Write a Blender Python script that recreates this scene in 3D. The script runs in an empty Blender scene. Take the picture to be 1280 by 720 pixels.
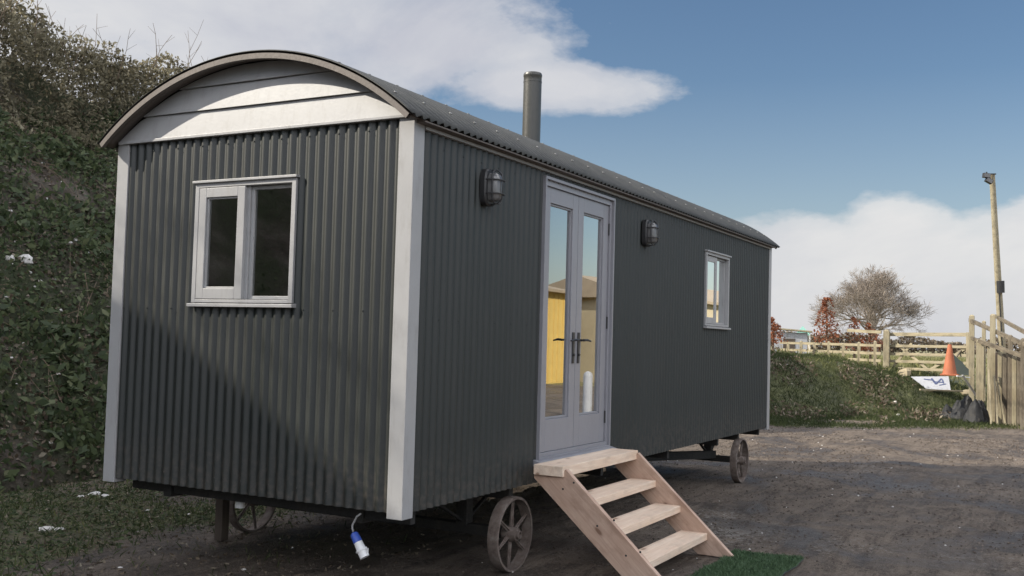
import bpy, math, random
import numpy as np
from mathutils import Vector, Matrix, noise
random.seed(7); RNG = np.random.default_rng(11)
R = math.radians
S = bpy.context.scene
COL = S.collection

# ------------------------------------------------------------------ camera
CAM = Vector((-4.9217, -3.3947, 1.6133)); YAW, PITCH, ROLL, FPX = 0.502455, 0.049571, 0.027507, 1274.14
FW = Vector((math.cos(PITCH)*math.cos(YAW), math.cos(PITCH)*math.sin(YAW), math.sin(PITCH)))
_r = Vector((math.sin(YAW), -math.cos(YAW), 0)); _u = _r.cross(FW)
RT = _r*math.cos(ROLL) + _u*math.sin(ROLL); UP = -_r*math.sin(ROLL) + _u*math.cos(ROLL)
cd = bpy.data.cameras.new('camera'); cam = bpy.data.objects.new('camera', cd); COL.objects.link(cam)
M3 = Matrix((RT, UP, -FW)).transposed()
cam.matrix_world = Matrix.Translation(CAM) @ M3.to_4x4()
cd.sensor_width = 36; cd.lens = 36*FPX/1280; cd.clip_end = 6000; cd.clip_start = .05
S.camera = cam

# ------------------------------------------------------------------ sun, sky, exposure
SUN = Vector((-.456, .702, .545)).normalized()
EL = math.asin(SUN.z); AZ = math.atan2(SUN.x, SUN.y)      # clockwise from +Y
sd = bpy.data.lights.new('sun', 'SUN'); sd.energy = 4.8; sd.angle = R(.5); sd.color = (1, .92, .79)
so = bpy.data.objects.new('sun', sd); COL.objects.link(so); so.rotation_euler = SUN.to_track_quat('Z', 'Y').to_euler()
S.view_settings.view_transform = 'Standard'; S.view_settings.look = 'None'
S.view_settings.exposure = .42; S.view_settings.gamma = 1
W = bpy.data.worlds.new('World'); S.world = W; W.use_nodes = True

class NT:
    """tiny node-graph helper"""
    def __init__(s, tree): s.t = tree; s.t.nodes.clear()
    def n(s, typ, **k):
        nd = s.t.nodes.new(typ)
        for a, b in k.items(): setattr(nd, a, b)
        return nd
    def l(s, a, b): s.t.links.new(a, b)
    def put(s, sock, val):
        if val is None: return
        if isinstance(val, bpy.types.NodeSocket): s.l(val, sock)
        else: sock.default_value = val
    def m(s, op, a, b=None, c=None, clamp=False):
        nd = s.n('ShaderNodeMath', operation=op, use_clamp=clamp)
        s.put(nd.inputs[0], a); s.put(nd.inputs[1], b); s.put(nd.inputs[2], c)
        return nd.outputs[0]
    def noise(s, vec, scale, detail=4, rough=.55, dist=0, out=0):
        nd = s.n('ShaderNodeTexNoise'); s.put(nd.inputs['Vector'], vec)
        nd.inputs['Scale'].default_value = scale; nd.inputs['Detail'].default_value = detail
        nd.inputs['Roughness'].default_value = rough; nd.inputs['Distortion'].default_value = dist
        return nd.outputs[out]
    def vor(s, vec, scale, feat='F1', rnd=1):
        nd = s.n('ShaderNodeTexVoronoi', feature=feat); s.put(nd.inputs['Vector'], vec)
        nd.inputs['Scale'].default_value = scale; nd.inputs['Randomness'].default_value = rnd
        return nd
    def ramp(s, fac, stops, interp='LINEAR'):
        nd = s.n('ShaderNodeValToRGB'); s.put(nd.inputs[0], fac); cr = nd.color_ramp; cr.interpolation = interp
        while len(cr.elements) < len(stops): cr.elements.new(.5)
        for e, (p, c) in zip(cr.elements, stops):
            e.position = p; e.color = (c, c, c, 1) if isinstance(c, (int, float)) else (*c, 1)
        return nd.outputs[0]
    def mix(s, fac, a, b, mode='MIX'):
        nd = s.n('ShaderNodeMix', data_type='RGBA', blend_type=mode); s.put(nd.inputs[0], fac)
        for i, x in ((6, a), (7, b)):
            if isinstance(x, tuple): nd.inputs[i].default_value = (*x[:3], 1)
            else: s.put(nd.inputs[i], x)
        return nd.outputs[2]
    def map(s, vec, scale=(1, 1, 1), loc=(0, 0, 0), rot=(0, 0, 0)):
        nd = s.n('ShaderNodeMapping'); s.put(nd.inputs[0], vec)
        nd.inputs['Scale'].default_value = scale; nd.inputs['Location'].default_value = loc; nd.inputs['Rotation'].default_value = rot
        return nd.outputs[0]
    def bump(s, h, strength=.3, dist=.01, normal=None):
        nd = s.n('ShaderNodeBump'); nd.inputs['Strength'].default_value = strength; nd.inputs['Distance'].default_value = dist
        s.put(nd.inputs['Height'], h); s.put(nd.inputs['Normal'], normal)
        return nd.outputs[0]

g = NT(W.node_tree)
sky = g.n('ShaderNodeTexSky', sky_type='NISHITA', sun_disc=False, sun_elevation=EL, sun_rotation=AZ, altitude=50, air_density=1.0, dust_density=1.0, ozone_density=1.2)
tc = g.n('ShaderNodeTexCoord'); D = tc.outputs['Generated']
sx = g.n('ShaderNodeSeparateXYZ'); g.l(D, sx.inputs[0])
az = g.m('MULTIPLY', g.m('ARCTAN2', sx.outputs[1], sx.outputs[0]), 57.2958)      # degrees from +X
el = g.m('MULTIPLY', g.m('ARCSINE', sx.outputs[2]), 57.2958)
wv = g.map(D, (1, 1, 1.9))
n1 = g.noise(wv, 3.2, 7, .6, .4); n2 = g.noise(wv, 11, 6, .6); n3 = g.noise(wv, 2.0, 3, .5)
nn = g.m('ADD', g.m('MULTIPLY', g.m('SUBTRACT', n1, .5), 1.9), g.m('MULTIPLY', g.m('SUBTRACT', n2, .5), 1.1))
def blob(a0, e0, ra, re, skew=0):
    """soft cloud bank about a direction: 1 at its heart, falling through 0 at its rim"""
    da = g.m('SUBTRACT', az, a0)
    de = g.m('SUBTRACT', g.m('SUBTRACT', el, e0), g.m('MULTIPLY', da, skew))
    q = g.m('ADD', g.m('POWER', g.m('ABSOLUTE', g.m('DIVIDE', da, ra)), 2), g.m('POWER', g.m('ABSOLUTE', g.m('DIVIDE', de, re)), 2))
    return g.m('SUBTRACT', 1, g.m('SQRT', q))
banks = [blob(45, 17.6, 15, 6.4, 0.0), blob(33.5, 16.4, 9.5, 4.0, .0), blob(27.5, 14.1, 8.6, 1.9, .03), blob(58, 12, 14, 8, 0), blob(38, 20, 6, 3, -.3),
         blob(13, 4.2, 7.0, 2.7, 0), blob(8.3, 4.9, 3.4, 2.7, 0), blob(12, 1.8, 24, 2.6, 0), blob(1.0, 5.0, 4.6, 3.6, -.2), blob(5.5, 4.6, 4, 2.0, 0), blob(-6, 2.6, 4, 2.6, 0), blob(-2, 3, 7, 2.4, 0),
         blob(85, 30, 14, 9, 0), blob(-80, 38, 40, 20, 0), blob(-115, 16, 22, 9, 0), blob(-150, 30, 36, 24, 0), blob(160, 40, 30, 16, 0), blob(20, 62, 90, 20, 0)]  # last row: unseen banks added outside the view as fill light
mx = banks[0]
for b in banks[1:]: mx = g.m('SMOOTH_MAX', mx, b, .12)
dens = g.m('ADD', g.m('ADD', mx, .0), g.m('MULTIPLY', nn, .85))
mask = g.ramp(dens, [(0.0, 0), (.11, .32), (.26, .82), (.6, 1)], 'LINEAR')
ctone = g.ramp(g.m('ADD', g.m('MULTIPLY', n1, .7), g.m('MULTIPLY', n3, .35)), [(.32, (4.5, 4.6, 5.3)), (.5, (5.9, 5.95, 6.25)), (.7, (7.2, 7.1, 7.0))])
hs = g.n('ShaderNodeHueSaturation'); hs.inputs['Saturation'].default_value = 1.14; hs.inputs['Value'].default_value = .92; hs.inputs['Hue'].default_value = .501
g.l(sky.outputs[0], hs.inputs['Color'])
haz = g.ramp(el, [(0, .42), (.06, .16), (.2, 0)])           # ramp clamps at 0..1 so el is scaled below
elp = g.m('DIVIDE', el, 90)
haz = g.ramp(elp, [(0, .42), (.06, .16), (.16, 0)])
base = g.mix(haz, hs.outputs[0], (6.4, 6.5, 6.7))
# added fill light: clouds brightened with their angle away from the camera's view
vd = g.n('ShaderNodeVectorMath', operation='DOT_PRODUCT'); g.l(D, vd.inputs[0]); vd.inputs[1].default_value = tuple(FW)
fill_gain = g.ramp(vd.outputs['Value'], [(0, 4.2/4.5), (.62, 3.9/4.5), (.84, 1/4.5)])
vm = g.n('ShaderNodeVectorMath', operation='SCALE'); g.l(ctone, vm.inputs[0]); g.l(g.m('MULTIPLY', fill_gain, 4.5), vm.inputs['Scale'])
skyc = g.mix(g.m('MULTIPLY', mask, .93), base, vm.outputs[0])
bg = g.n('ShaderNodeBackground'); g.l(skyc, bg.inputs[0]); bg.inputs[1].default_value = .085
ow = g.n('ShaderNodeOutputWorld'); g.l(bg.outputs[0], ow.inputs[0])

# ------------------------------------------------------------------ materials
def material(name, fn):
    m = bpy.data.materials.new(name); m.use_nodes = True
    t = NT(m.node_tree); o = t.n('ShaderNodeOutputMaterial'); p = t.n('ShaderNodeBsdfPrincipled'); t.l(p.outputs[0], o.inputs[0])
    c = t.n('ShaderNodeTexCoord'); fn(t, p, c.outputs['Object'], o)
    return m
def setp(t, p, **k):
    names = dict(col='Base Color', rough='Roughness', spec='Specular IOR Level', metal='Metallic', normal='Normal', coat='Coat Weight', coatr='Coat Roughness')
    for a, b in k.items():
        s = p.inputs[names[a]]
        if isinstance(b, tuple): s.default_value = (*b, 1)
        else: t.put(s, b)
def paint(name, col, rough=.45, var=.10, bumpy=.02, dirt=None, spec=.5):
    def f(t, p, c, o):
        n = t.noise(c, 3.1, 5, .6); n_ = t.noise(c, 60, 3, .6)
        lo = tuple(x*(1-var) for x in col); hi = tuple(min(1, x*(1+var)) for x in col)
        cc = t.ramp(n, [(.3, lo), (.7, hi)])
        if dirt:
            cc = t.mix(t.ramp(t.noise(t.map(c, (2, 2, .5)), 7, 6, .7), [(.52, 0), (.75, dirt[1])]), cc, dirt[0])
        setp(t, p, col=cc, rough=t.ramp(n_, [(.3, rough*.85), (.7, min(1, rough*1.2))]), spec=spec, normal=t.bump(n_, bumpy*5, .002))
    return material(name, f)
def m_clad(t, p, c, o):
    n = t.noise(t.map(c, (1, 1, .35)), 2.2, 5, .6); f_ = t.noise(c, 90, 3, .7); s = t.noise(t.map(c, (9, 9, .6)), 3, 4, .6)
    sz = t.n('ShaderNodeSeparateXYZ'); t.l(c, sz.inputs[0])
    u = t.m('DIVIDE', t.m('ADD', sz.outputs[0], sz.outputs[1]), .6096)
    wn = t.n('ShaderNodeTexWhiteNoise', noise_dimensions='1D'); t.l(t.m('FLOOR', u), wn.inputs['W'])
    lap = t.ramp(t.m('FRACT', u), [(0, 1), (.008, 1), (.016, 0)])
    cc = t.ramp(n, [(.3, (.005, .0085, .008)), (.7, (.009, .0135, .0125))])
    cc = t.mix(t.m('MULTIPLY', wn.outputs['Value'], .45), cc, (.016, .018, .017))
    cc = t.mix(t.ramp(s, [(.55, 0), (.8, .45)]), cc, (.030, .028, .024))
    cc = t.mix(t.m('MULTIPLY', lap, .7), cc, (.006, .006, .006))
    splash = t.m('MULTIPLY', t.ramp(sz.outputs[2], [(.55, .75), (1.0, 0)]), t.ramp(t.noise(c, 22, 6, .75), [(.45, 0), (.68, 1)]))
    cc = t.mix(splash, cc, (.085, .068, .055))
    rr = t.m('ADD', t.ramp(f_, [(.3, .42), (.7, .50)]), t.m('MULTIPLY', t.ramp(n, [(.3, 0), (.75, .10)]), 1))
    setp(t, p, col=cc, rough=rr, spec=.6, normal=t.bump(t.m('ADD', t.m('MULTIPLY', f_, .8), t.m('MULTIPLY', t.noise(c, 5, 3), 1.6)), .16, .003)); p.inputs['IOR'].default_value = 1.58
def m_roof(t, p, c, o):
    n = t.noise(c, 5, 5, .6); f_ = t.noise(c, 70, 3, .7)
    cc = t.ramp(n, [(.3, (.032, .034, .033)), (.7, (.055, .056, .053))])
    cc = t.mix(t.ramp(t.noise(c, 28, 4, .7), [(.6, 0), (.72, .5)]), cc, (.10, .098, .085))
    setp(t, p, col=cc, rough=.6, spec=.35, normal=t.bump(f_, .2, .002))
def wood(name, lo, hi, knots=True, rough=.65, stain=None, scale=1.0):
    """grain runs along the object's local X"""
    def f(t, p, c, o):
        w = t.map(c, (1.1*scale, 16*scale, 16*scale))
        n = t.noise(w, 1.6, 6, .6, .9); fine = t.noise(t.map(c, (4, 150, 150)), 1, 3, .6); big = t.noise(c, 2.3, 3)
        cc = t.ramp(n, [(.28, lo), (.72, hi)])
        cc = t.mix(t.ramp(fine, [(.35, .28), (.6, 0)]), cc, tuple(x*.72 for x in lo))
        cc = t.mix(t.ramp(big, [(.42, 0), (.72, .35)]), cc, (lo[0]*.95, lo[1]*.82, lo[2]*.7))
        if knots:
            v = t.vor(t.map(c, (3.2, 8, 8)), 1.0); k = t.ramp(v.outputs['Distance'], [(.0, 1), (.075, 1), (.13, .25), (.2, 0)])
            cc = t.mix(t.m('MULTIPLY', k, .8), cc, (lo[0]*.35, lo[1]*.25, lo[2]*.2))
        if stain:
            cc = t.mix(t.ramp(t.noise(t.map(c, (1.5, 4, 4)), 2, 5, .7), [(.48, 0), (.66, stain[1])]), cc, stain[0])
        setp(t, p, col=cc, rough=rough, spec=.3, normal=t.bump(t.m('ADD', n, fine), .25, .0015))
    return material(name, f)
def m_glass(t, p, c, o):
    t.t.nodes.remove(p)
    fr = t.n('ShaderNodeFresnel'); fr.inputs[0].default_value = 1.5
    nb = t.bump(t.noise(c, 1.8, 2), .05, .004)
    g1 = t.n('ShaderNodeBsdfGlossy'); g1.inputs[0].default_value = (.93, .95, .95, 1); g1.inputs[1].default_value = .012; t.l(nb, g1.inputs['Normal'])
    tr = t.n('ShaderNodeBsdfTransparent'); tr.inputs[0].default_value = (.60, .60, .58, 1)
    ms = t.n('ShaderNodeMixShader'); t.l(t.m('MULTIPLY', fr.outputs[0], 5.2, clamp=True), ms.inputs[0]); t.l(tr.outputs[0], ms.inputs[1]); t.l(g1.outputs[0], ms.inputs[2])
    t.l(ms.outputs[0], o.inputs[0])
def m_iron(t, p, c, o):
    n = t.noise(c, 18, 6, .7); f_ = t.noise(c, 120, 4, .7)
    cc = t.ramp(n, [(.3, (.075, .055, .045)), (.5, (.14, .11, .095)), (.72, (.21, .185, .165))])
    setp(t, p, col=cc, rough=.85, normal=t.bump(t.m('ADD', n, f_), .6, .003))
def m_ground(t, p, c, o):
    at = t.n('ShaderNodeAttribute'); at.attribute_name = 'grass'; gm = at.outputs['Fac']
    big = t.noise(c, .35, 5, .6); mid = t.noise(c, 3.2, 6, .65, .5); fine = t.noise(c, 26, 6, .72); grit = t.noise(c, 120, 3, .7)
    tracks = t.noise(t.map(c, (.5, 3.4, 1), rot=(0, 0, R(-12))), 1.7, 7, .72, .9); damp = t.noise(c, .9, 5, .6, .6)
    mud = t.ramp(mid, [(.30, (.040, .030, .024)), (.48, (.092, .070, .054)), (.66, (.18, .142, .112))])
    mud = t.mix(t.ramp(tracks, [(.46, 0), (.62, .75)]), mud, (.205, .165, .13))
    mud = t.mix(t.ramp(tracks, [(.36, .8), (.46, 0)]), mud, (.034, .027, .024))
    mud = t.mix(t.ramp(fine, [(.46, 0), (.62, .75)]), mud, (.19, .158, .128)); mud = t.mix(t.ramp(grit, [(.52, 0), (.66, .6)]), mud, (.24, .20, .165)); mud = t.mix(t.ramp(grit, [(.34, .65), (.46, 0)]), mud, (.03, .024, .02))
    mud = t.mix(t.ramp(t.m('ADD', t.m('MULTIPLY', big, .55), t.m('MULTIPLY', fine, .5)), [(.60, 0), (.68, .55)]), mud, (.33, .32, .30))
    mud = t.mix(t.ramp(damp, [(.40, .62), (.56, 0)]), mud, (.040, .032, .027))
    far = t.ramp(big, [(.35, (.16, .15, .075)), (.65, (.24, .22, .12))])
    gr = t.mix(t.ramp(mid, [(.35, 0), (.6, 1)]), (.045, .050, .022), (.085, .092, .034))
    gr = t.mix(t.ramp(fine, [(.45, 0), (.7, .7)]), gr, (.15, .15, .07))
    at2 = t.n('ShaderNodeAttribute'); at2.attribute_name = 'field'
    gr = t.mix(at2.outputs['Fac'], gr, far)
    edge = t.m('ADD', gm, t.m('MULTIPLY', t.m('SUBTRACT', fine, .5), .9))
    cc = t.mix(t.ramp(edge, [(.38, 0), (.62, 1)]), mud, gr)
    wet = t.ramp(damp, [(.38, .38), (.55, .92)])
    h = t.m('ADD', t.m('ADD', t.m('MULTIPLY', mid, .9), t.m('MULTIPLY', fine, .7)), t.m('ADD', t.m('MULTIPLY', grit, .16), t.m('MULTIPLY', tracks, .7)))
    setp(t, p, col=cc, rough=wet, spec=.3, normal=t.bump(h, 1.0, .045))
def m_hill(t, p, c, o):
    big = t.noise(c, .5, 5, .6); mid = t.noise(c, 2.6, 6, .65); fine = t.noise(c, 17, 6, .72)
    soil = t.ramp(mid, [(.3, (.06, .048, .040)), (.5, (.12, .098, .082)), (.68, (.21, .18, .155))])
    soil = t.mix(t.ramp(fine, [(.55, 0), (.72, .5)]), soil, (.2, .18, .155))
    green = t.ramp(fine, [(.3, (.035, .048, .025)), (.7, (.08, .10, .048))])
    cc = t.mix(t.ramp(t.m('ADD', t.m('MULTIPLY', big, .7), t.m('MULTIPLY', fine, .3)), [(.42, 0), (.56, .85)]), soil, green)
    setp(t, p, col=cc, rough=.9, spec=.2, normal=t.bump(t.m('ADD', mid, t.m('MULTIPLY', fine, .9)), 1.0, .10))
def leafmat(name, cols, transl=.35, rough=.6):
    def f(t, p, c, o):
        at = t.n('ShaderNodeAttribute'); at.attribute_name = 'tone'
        cc = t.ramp(at.outputs['Fac'], [(i/(len(cols)-1), x) for i, x in enumerate(cols)])
        setp(t, p, col=cc, rough=rough, spec=.25)
        tl = t.n('ShaderNodeBsdfTranslucent'); t.l(cc, tl.inputs[0])
        ms = t.n('ShaderNodeMixShader'); ms.inputs[0].default_value = transl
        t.l(p.outputs[0], ms.inputs[1]); t.l(tl.outputs[0], ms.inputs[2]); t.l(ms.outputs[0], o.inputs[0])
    return material(name, f)
def m_chalk(t, p, c, o):
    n = t.noise(c, 20, 5, .6)
    setp(t, p, col=t.ramp(n, [(.35, (.50, .47, .44)), (.65, (.78, .76, .73))]), rough=.9, normal=t.bump(n, .6, .01))

MT = dict(
    clad=material('dark cladding paint', m_clad), roof=material('grey roof sheet', m_roof), glass=material('window glass', m_glass),
    iron=material('rusty cast iron', m_iron), ground=material('muddy yard', m_ground), hill=material('bank earth', m_hill), chalk=material('chalk', m_chalk),
    trim=paint('pale grey joinery paint', (.325, .325, .33), .45, .05, .04, ((.20, .19, .175), .45)),
    door=paint('grey door paint', (.25, .25, .275), .35, .05, .02, ((.17, .165, .16), .3)),
    bent=paint('brown grey bent board', (.125, .106, .094), .6, .12, .06),
    dark=paint('chassis black paint', (.018, .017, .016), .7, .2, .1, ((.05, .04, .032), .6)),
    black=paint('black metal', (.028, .028, .03), .4, .1, .03),
    lens=paint('frosted lens', (.15, .148, .15), .18, .05, .01, spec=.7),
    flue=paint('flue enamel', (.055, .054, .048), .38, .12, .03, ((.10, .095, .08), .4), spec=.6),
    white=paint('white plastic', (.76, .76, .76), .4, .04, .02), board=paint('dirty white board', (.34, .35, .38), .6, .08, .03, ((.16, .15, .12), .9)), sandstone=paint('yellow sandstone', (.36, .30, .20), .95, .25, .1), blue=paint('blue plastic', (.05, .10, .42), .4, .08, .02),
    rubber=paint('grey cable', (.30, .30, .30), .5, .05, .02),
    ply=paint('interior panelling', (.20, .165, .13), .7, .1, .02),
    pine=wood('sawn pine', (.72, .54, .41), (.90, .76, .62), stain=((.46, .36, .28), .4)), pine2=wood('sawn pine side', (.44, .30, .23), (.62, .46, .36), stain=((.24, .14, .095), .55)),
    oldwood=wood('weathered rail', (.26, .225, .15), (.45, .40, .28), False, stain=((.13, .115, .08), .6)), oldwood2=wood('grey board', (.12, .10, .075), (.25, .215, .16), False, stain=((.06, .05, .038), .8)), brown=wood('brown post', (.055, .043, .034), (.10, .08, .066), False),
    orange=paint('cone orange', (.38, .115, .05), .7, .15, .03, ((.25, .11, .07), .7)),
    yellow=paint('yellow boarding', (.60, .42, .13), .6, .08, .03), beige=paint('beige wall', (.42, .36, .25), .7, .06, .03), tan=paint('tan roof', (.30, .24, .17), .7, .1, .05),
    red=paint('dull red', (.38, .10, .07), .6, .1, .04), teal=paint('teal canvas', (.20, .40, .34), .7, .1, .04), straw=paint('straw', (.50, .36, .15), .9, .25, .1),
    tarp=paint('black sheeting', (.025, .026, .028), .62, .3, .1, ((.09, .08, .065), .6), spec=.25), net=paint('dark green net', (.05, .065, .06), .8, .2, .1), navy=paint('navy lettering', (.05, .07, .16), .6, .1, .02),
    bark=paint('oak bark', (.24, .205, .175), .9, .15, .1), twig=paint('brown twig', (.16, .115, .08), .9, .2, .1),
    ivy=leafmat('ivy and weeds', [(.035, .05, .026), (.062, .085, .040), (.10, .125, .056), (.16, .165, .09)]),
    dead=leafmat('dry litter', [(.06, .042, .03), (.12, .09, .062), (.20, .165, .12), (.30, .27, .21)], .2),
    bramble=leafmat('dry bramble', [(.07, .062, .04), (.14, .125, .082), (.28, .25, .165), (.55, .50, .36)], .5),
    grass=leafmat('grass blades', [(.032, .044, .018), (.062, .08, .03), (.13, .14, .055), (.27, .26, .12)], .4),
    turf=leafmat('plastic turf', [(.055, .095, .05), (.075, .13, .065), (.11, .17, .085)], .1, .5),
    twigs=leafmat('oak twigs', [(.22, .18, .15), (.32, .27, .23), (.42, .37, .31)], .1, .9),
    copper=leafmat('copper leaves', [(.16, .055, .03), (.28, .10, .05), (.42, .19, .10)], .35),
)

# ------------------------------------------------------------------ mesh helpers
class MB:
    def __init__(s): s.v = []; s.f = []; s.mi = []; s.cur = 0
    def add(s, vs, fs):
        b = len(s.v); s.v += [tuple(v) for v in vs]; s.f += [tuple(i+b for i in f) for f in fs]; s.mi += [s.cur]*len(fs)
    def box(s, x0, y0, z0, x1, y1, z1):
        s.add([(x0, y0, z0), (x1, y0, z0), (x1, y1, z0), (x0, y1, z0), (x0, y0, z1), (x1, y0, z1), (x1, y1, z1), (x0, y1, z1)],
              [(0, 3, 2, 1), (4, 5, 6, 7), (0, 1, 5, 4), (1, 2, 6, 5), (2, 3, 7, 6), (3, 0, 4, 7)])
    def bar(s, p, q, w, h, up=(0, 0, 1), taper=1):
        p, q = Vector(p), Vector(q); d = (q-p).normalized(); a = d.cross(Vector(up))
        if a.length < 1e-4: a = d.cross(Vector((1, 0, 0)))
        a.normalize(); b = a.cross(d)
        V = []
        for c, k in ((p, 1), (q, taper)):
            for i, j in ((-1, -1), (1, -1), (1, 1), (-1, 1)): V.append(c + a*(i*w/2*k) + b*(j*h/2*k))
        s.add(V, [(0, 1, 2, 3), (7, 6, 5, 4), (0, 4, 5, 1), (1, 5, 6, 2), (2, 6, 7, 3), (3, 7, 4, 0)])
    def tube(s, pts, r, n=8, caps=True):
        pts = [Vector(p) for p in pts]; rs = r if isinstance(r, (list, tuple)) else [r]*len(pts)
        b = len(s.v); prev = None
        for i, p in enumerate(pts):
            d = (pts[min(i+1, len(pts)-1)]-pts[max(i-1, 0)]).normalized()
            if prev is None:
                a = d.cross(Vector((0, 0, 1)))
                if a.length < 1e-3: a = d.cross(Vector((1, 0, 0)))
            else: a = prev - d*prev.dot(d)
            a.normalize(); prev = a; c = d.cross(a)
            for k in range(n):
                t = 2*math.pi*k/n; s.v.append(tuple(p + (a*math.cos(t) + c*math.sin(t))*rs[i]))
        for i in range(len(pts)-1):
            for k in range(n):
                j = (k+1) % n; s.f.append((b+i*n+k, b+i*n+j, b+(i+1)*n+j, b+(i+1)*n+k)); s.mi.append(s.cur)
        if caps:
            s.f.append(tuple(b+k for k in range(n))[::-1]); s.mi.append(s.cur)
            e = b+(len(pts)-1)*n; s.f.append(tuple(e+k for k in range(n))); s.mi.append(s.cur)
    def lathe(s, prof, n=32, origin=(0, 0, 0), axis='Z'):
        """prof: (radius, height) pairs, closed by caller"""
        o = Vector(origin); b = len(s.v)
        for r, h in prof:
            for k in range(n):
                t = 2*math.pi*k/n; c, q = r*math.cos(t), r*math.sin(t)
                s.v.append(tuple(o + Vector({'Z': (c, q, h), 'Y': (c, h, q), 'X': (h, c, q)}[axis])))
        for i in range(len(prof)-1):
            for k in range(n):
                j = (k+1) % n; s.f.append((b+i*n+k, b+i*n+j, b+(i+1)*n+j, b+(i+1)*n+k)); s.mi.append(s.cur)
    def grid(s, P):
        """P[i][j] points"""
        b = len(s.v); ni, nj = len(P), len(P[0])
        for row in P: s.v += [tuple(p) for p in row]
        for i in range(ni-1):
            for j in range(nj-1): s.f.append((b+i*nj+j, b+i*nj+j+1, b+(i+1)*nj+j+1, b+(i+1)*nj+j)); s.mi.append(s.cur)
    def prism(s, poly, fn, a, b_):
        """poly of 2-D points, fn(point, t) -> 3-D, between t=a and t=b_"""
        n = len(poly); V = [fn(p, a) for p in poly] + [fn(p, b_) for p in poly]
        s.add(V, [tuple(range(n))[::-1], tuple(range(n, 2*n))] + [(i, (i+1) % n, n+(i+1) % n, n+i) for i in range(n)])
    def build(s, name, mat, parent=None, smooth=False, bevel=0, loc=None, rot=None, solid=0):
        me = bpy.data.meshes.new(name); me.from_pydata(s.v, [], s.f)
        for m in (mat if isinstance(mat, (list, tuple)) else [mat]): me.materials.append(MT[m])
        if isinstance(mat, (list, tuple)): me.polygons.foreach_set('material_index', s.mi)
        if smooth:
            me.polygons.foreach_set('use_smooth', [True]*len(me.polygons))
            if smooth != 'all': me.set_sharp_from_angle(angle=R(smooth if smooth is not True else 40))
        me.update(); o = bpy.data.objects.new(name, me); COL.objects.link(o)
        if parent: o.parent = parent
        if loc: o.location = loc
        if rot: o.rotation_euler = rot
        if solid: m = o.modifiers.new('thickness', 'SOLIDIFY'); m.thickness = solid; m.offset = 0
        if bevel: m = o.modifiers.new('edges', 'BEVEL'); m.width = bevel; m.segments = 2; m.limit_method = 'ANGLE'
        return o
def tag(o, label=None, cat=None, group=None, kind=None):
    if label: o['label'] = label
    if cat: o['category'] = cat
    if group: o['group'] = group
    if kind: o['kind'] = kind
    return o
def empty(name, loc=(0, 0, 0), rz=0):
    o = bpy.data.objects.new(name, None); COL.objects.link(o); o.location = loc; o.rotation_euler = (0, 0, rz); o.empty_display_size = .2
    return o
def copy_tree(o, parent=None):
    c = o.copy(); COL.objects.link(c); c.parent = parent
    for ch in list(o.children): copy_tree(ch, c)
    return c
def at(u, v, d):
    """world point at depth d along the sight line of a point of the 1280x720 photograph"""
    return CAM + (FW + RT*((u-640)/FPX) + UP*((360-v)/FPX))*d

# ------------------------------------------------------------------ terrain
def lerp_table(x, T):
    if x <= T[0][0]: return T[0][1]
    for (a, p), (b, q) in zip(T, T[1:]):
        if x <= b: k = (x-a)/(b-a); k = k*k*(3-2*k); return p+(q-p)*k
    return T[-1][1]
def sm(x): x = max(0, min(1, x)); return x*x*(3-2*x)
BH = [(-9, 0), (-4, 0), (-2.5, .10), (-1.3, .60), (.5, 1.0), (3, 1.32), (6, 1.5)]
def bankfoot(y): return 17.7 + (3-max(-3, min(y, 4)))*.95
def ground_h(x, y):
    f = bankfoot(y) + .5*noise.noise(Vector((y*.7, 3, 0)))
    h = lerp_table(y, BH)*sm((x-f)/4.2)
    back = sm((x-24.5)/6)*sm((y+12)/8)
    h = h*(1-back) + 1.0*back
    if x > 120 : h -= 0
    near = max(0, 1-math.hypot(x-4, y)/30)
    h += near*(.024*noise.noise(Vector((x*1.3, y*1.3, 0))) + .020*noise.noise(Vector((x*3.1, y*5.7, 5))) + .010*noise.noise(Vector((x*9, y*11, 6))))
    # wheel ruts in the yard, kept off the hut's own standing
    if near > 0 and not (-.6 < x < 8.8 and -.4 < y < 2.8):
        r = math.sin((y*.94-x*.34)*3.6 + 1.5*noise.noise(Vector((x*.2, y*.3, 9))))
        h += near*.016*r*sm((abs(noise.noise(Vector((x*.15, y*.2, 2))))-.05)*6)
    if h > .15: h += .09*noise.noise(Vector((x*.9, y*.9, 1))) + .05*noise.noise(Vector((x*2.8, y*2.8, 1)))
    return h
def ground_grass(x, y):
    f = bankfoot(y)
    a = max(sm((x-f+1.6)/1.6), .62*sm((x-f+4.6)/2.2)*sm((noise.noise(Vector((x*.5, y*.5, 15)))+.45)*2))*sm((y+4.3)/1.2)
    b = sm((x-26)/4)
    # weeds on the left, between the yard and the foot of the hill
    c = .58*sm((y-1.6)/1.2)*sm((6.8-y)/1.0)*sm((5-x)/3)*sm((noise.noise(Vector((x*.55, y*.8, 4)))+.50)*1.7)*(1-.6*sm((2.9-y)/.3)*sm((x+.8)/.5))
    return max(a, b, c)
def axis(lo, hi, c0, c1, fine, growth=1.13):
    xs = list(np.arange(c0, c1+1e-6, fine)); s = fine; x = c0; L = []
    while x > lo: s *= growth; x -= s; L.append(x)
    s = fine; x = xs[-1]; Rr = []
    while x < hi: s *= growth; x += s; Rr.append(x)
    return L[::-1]+xs+Rr
gx = axis(-900, 2500, -2, 30, .11); gy = axis(-1500, 1500, -5, 9, .09)
mb = MB(); mb.grid([[(x, y, ground_h(x, y)) for x in gx] for y in gy])
go = mb.build('ground', 'ground', smooth='all'); tag(go, kind='structure')
go.data.flip_normals()
for nm, fn in (('grass', ground_grass), ('field', lambda x, y: sm((x-25)/5))):
    a = go.data.attributes.new(nm, 'FLOAT', 'POINT'); a.data.foreach_set('value', [fn(v[0], v[1]) for v in mb.v])

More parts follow.
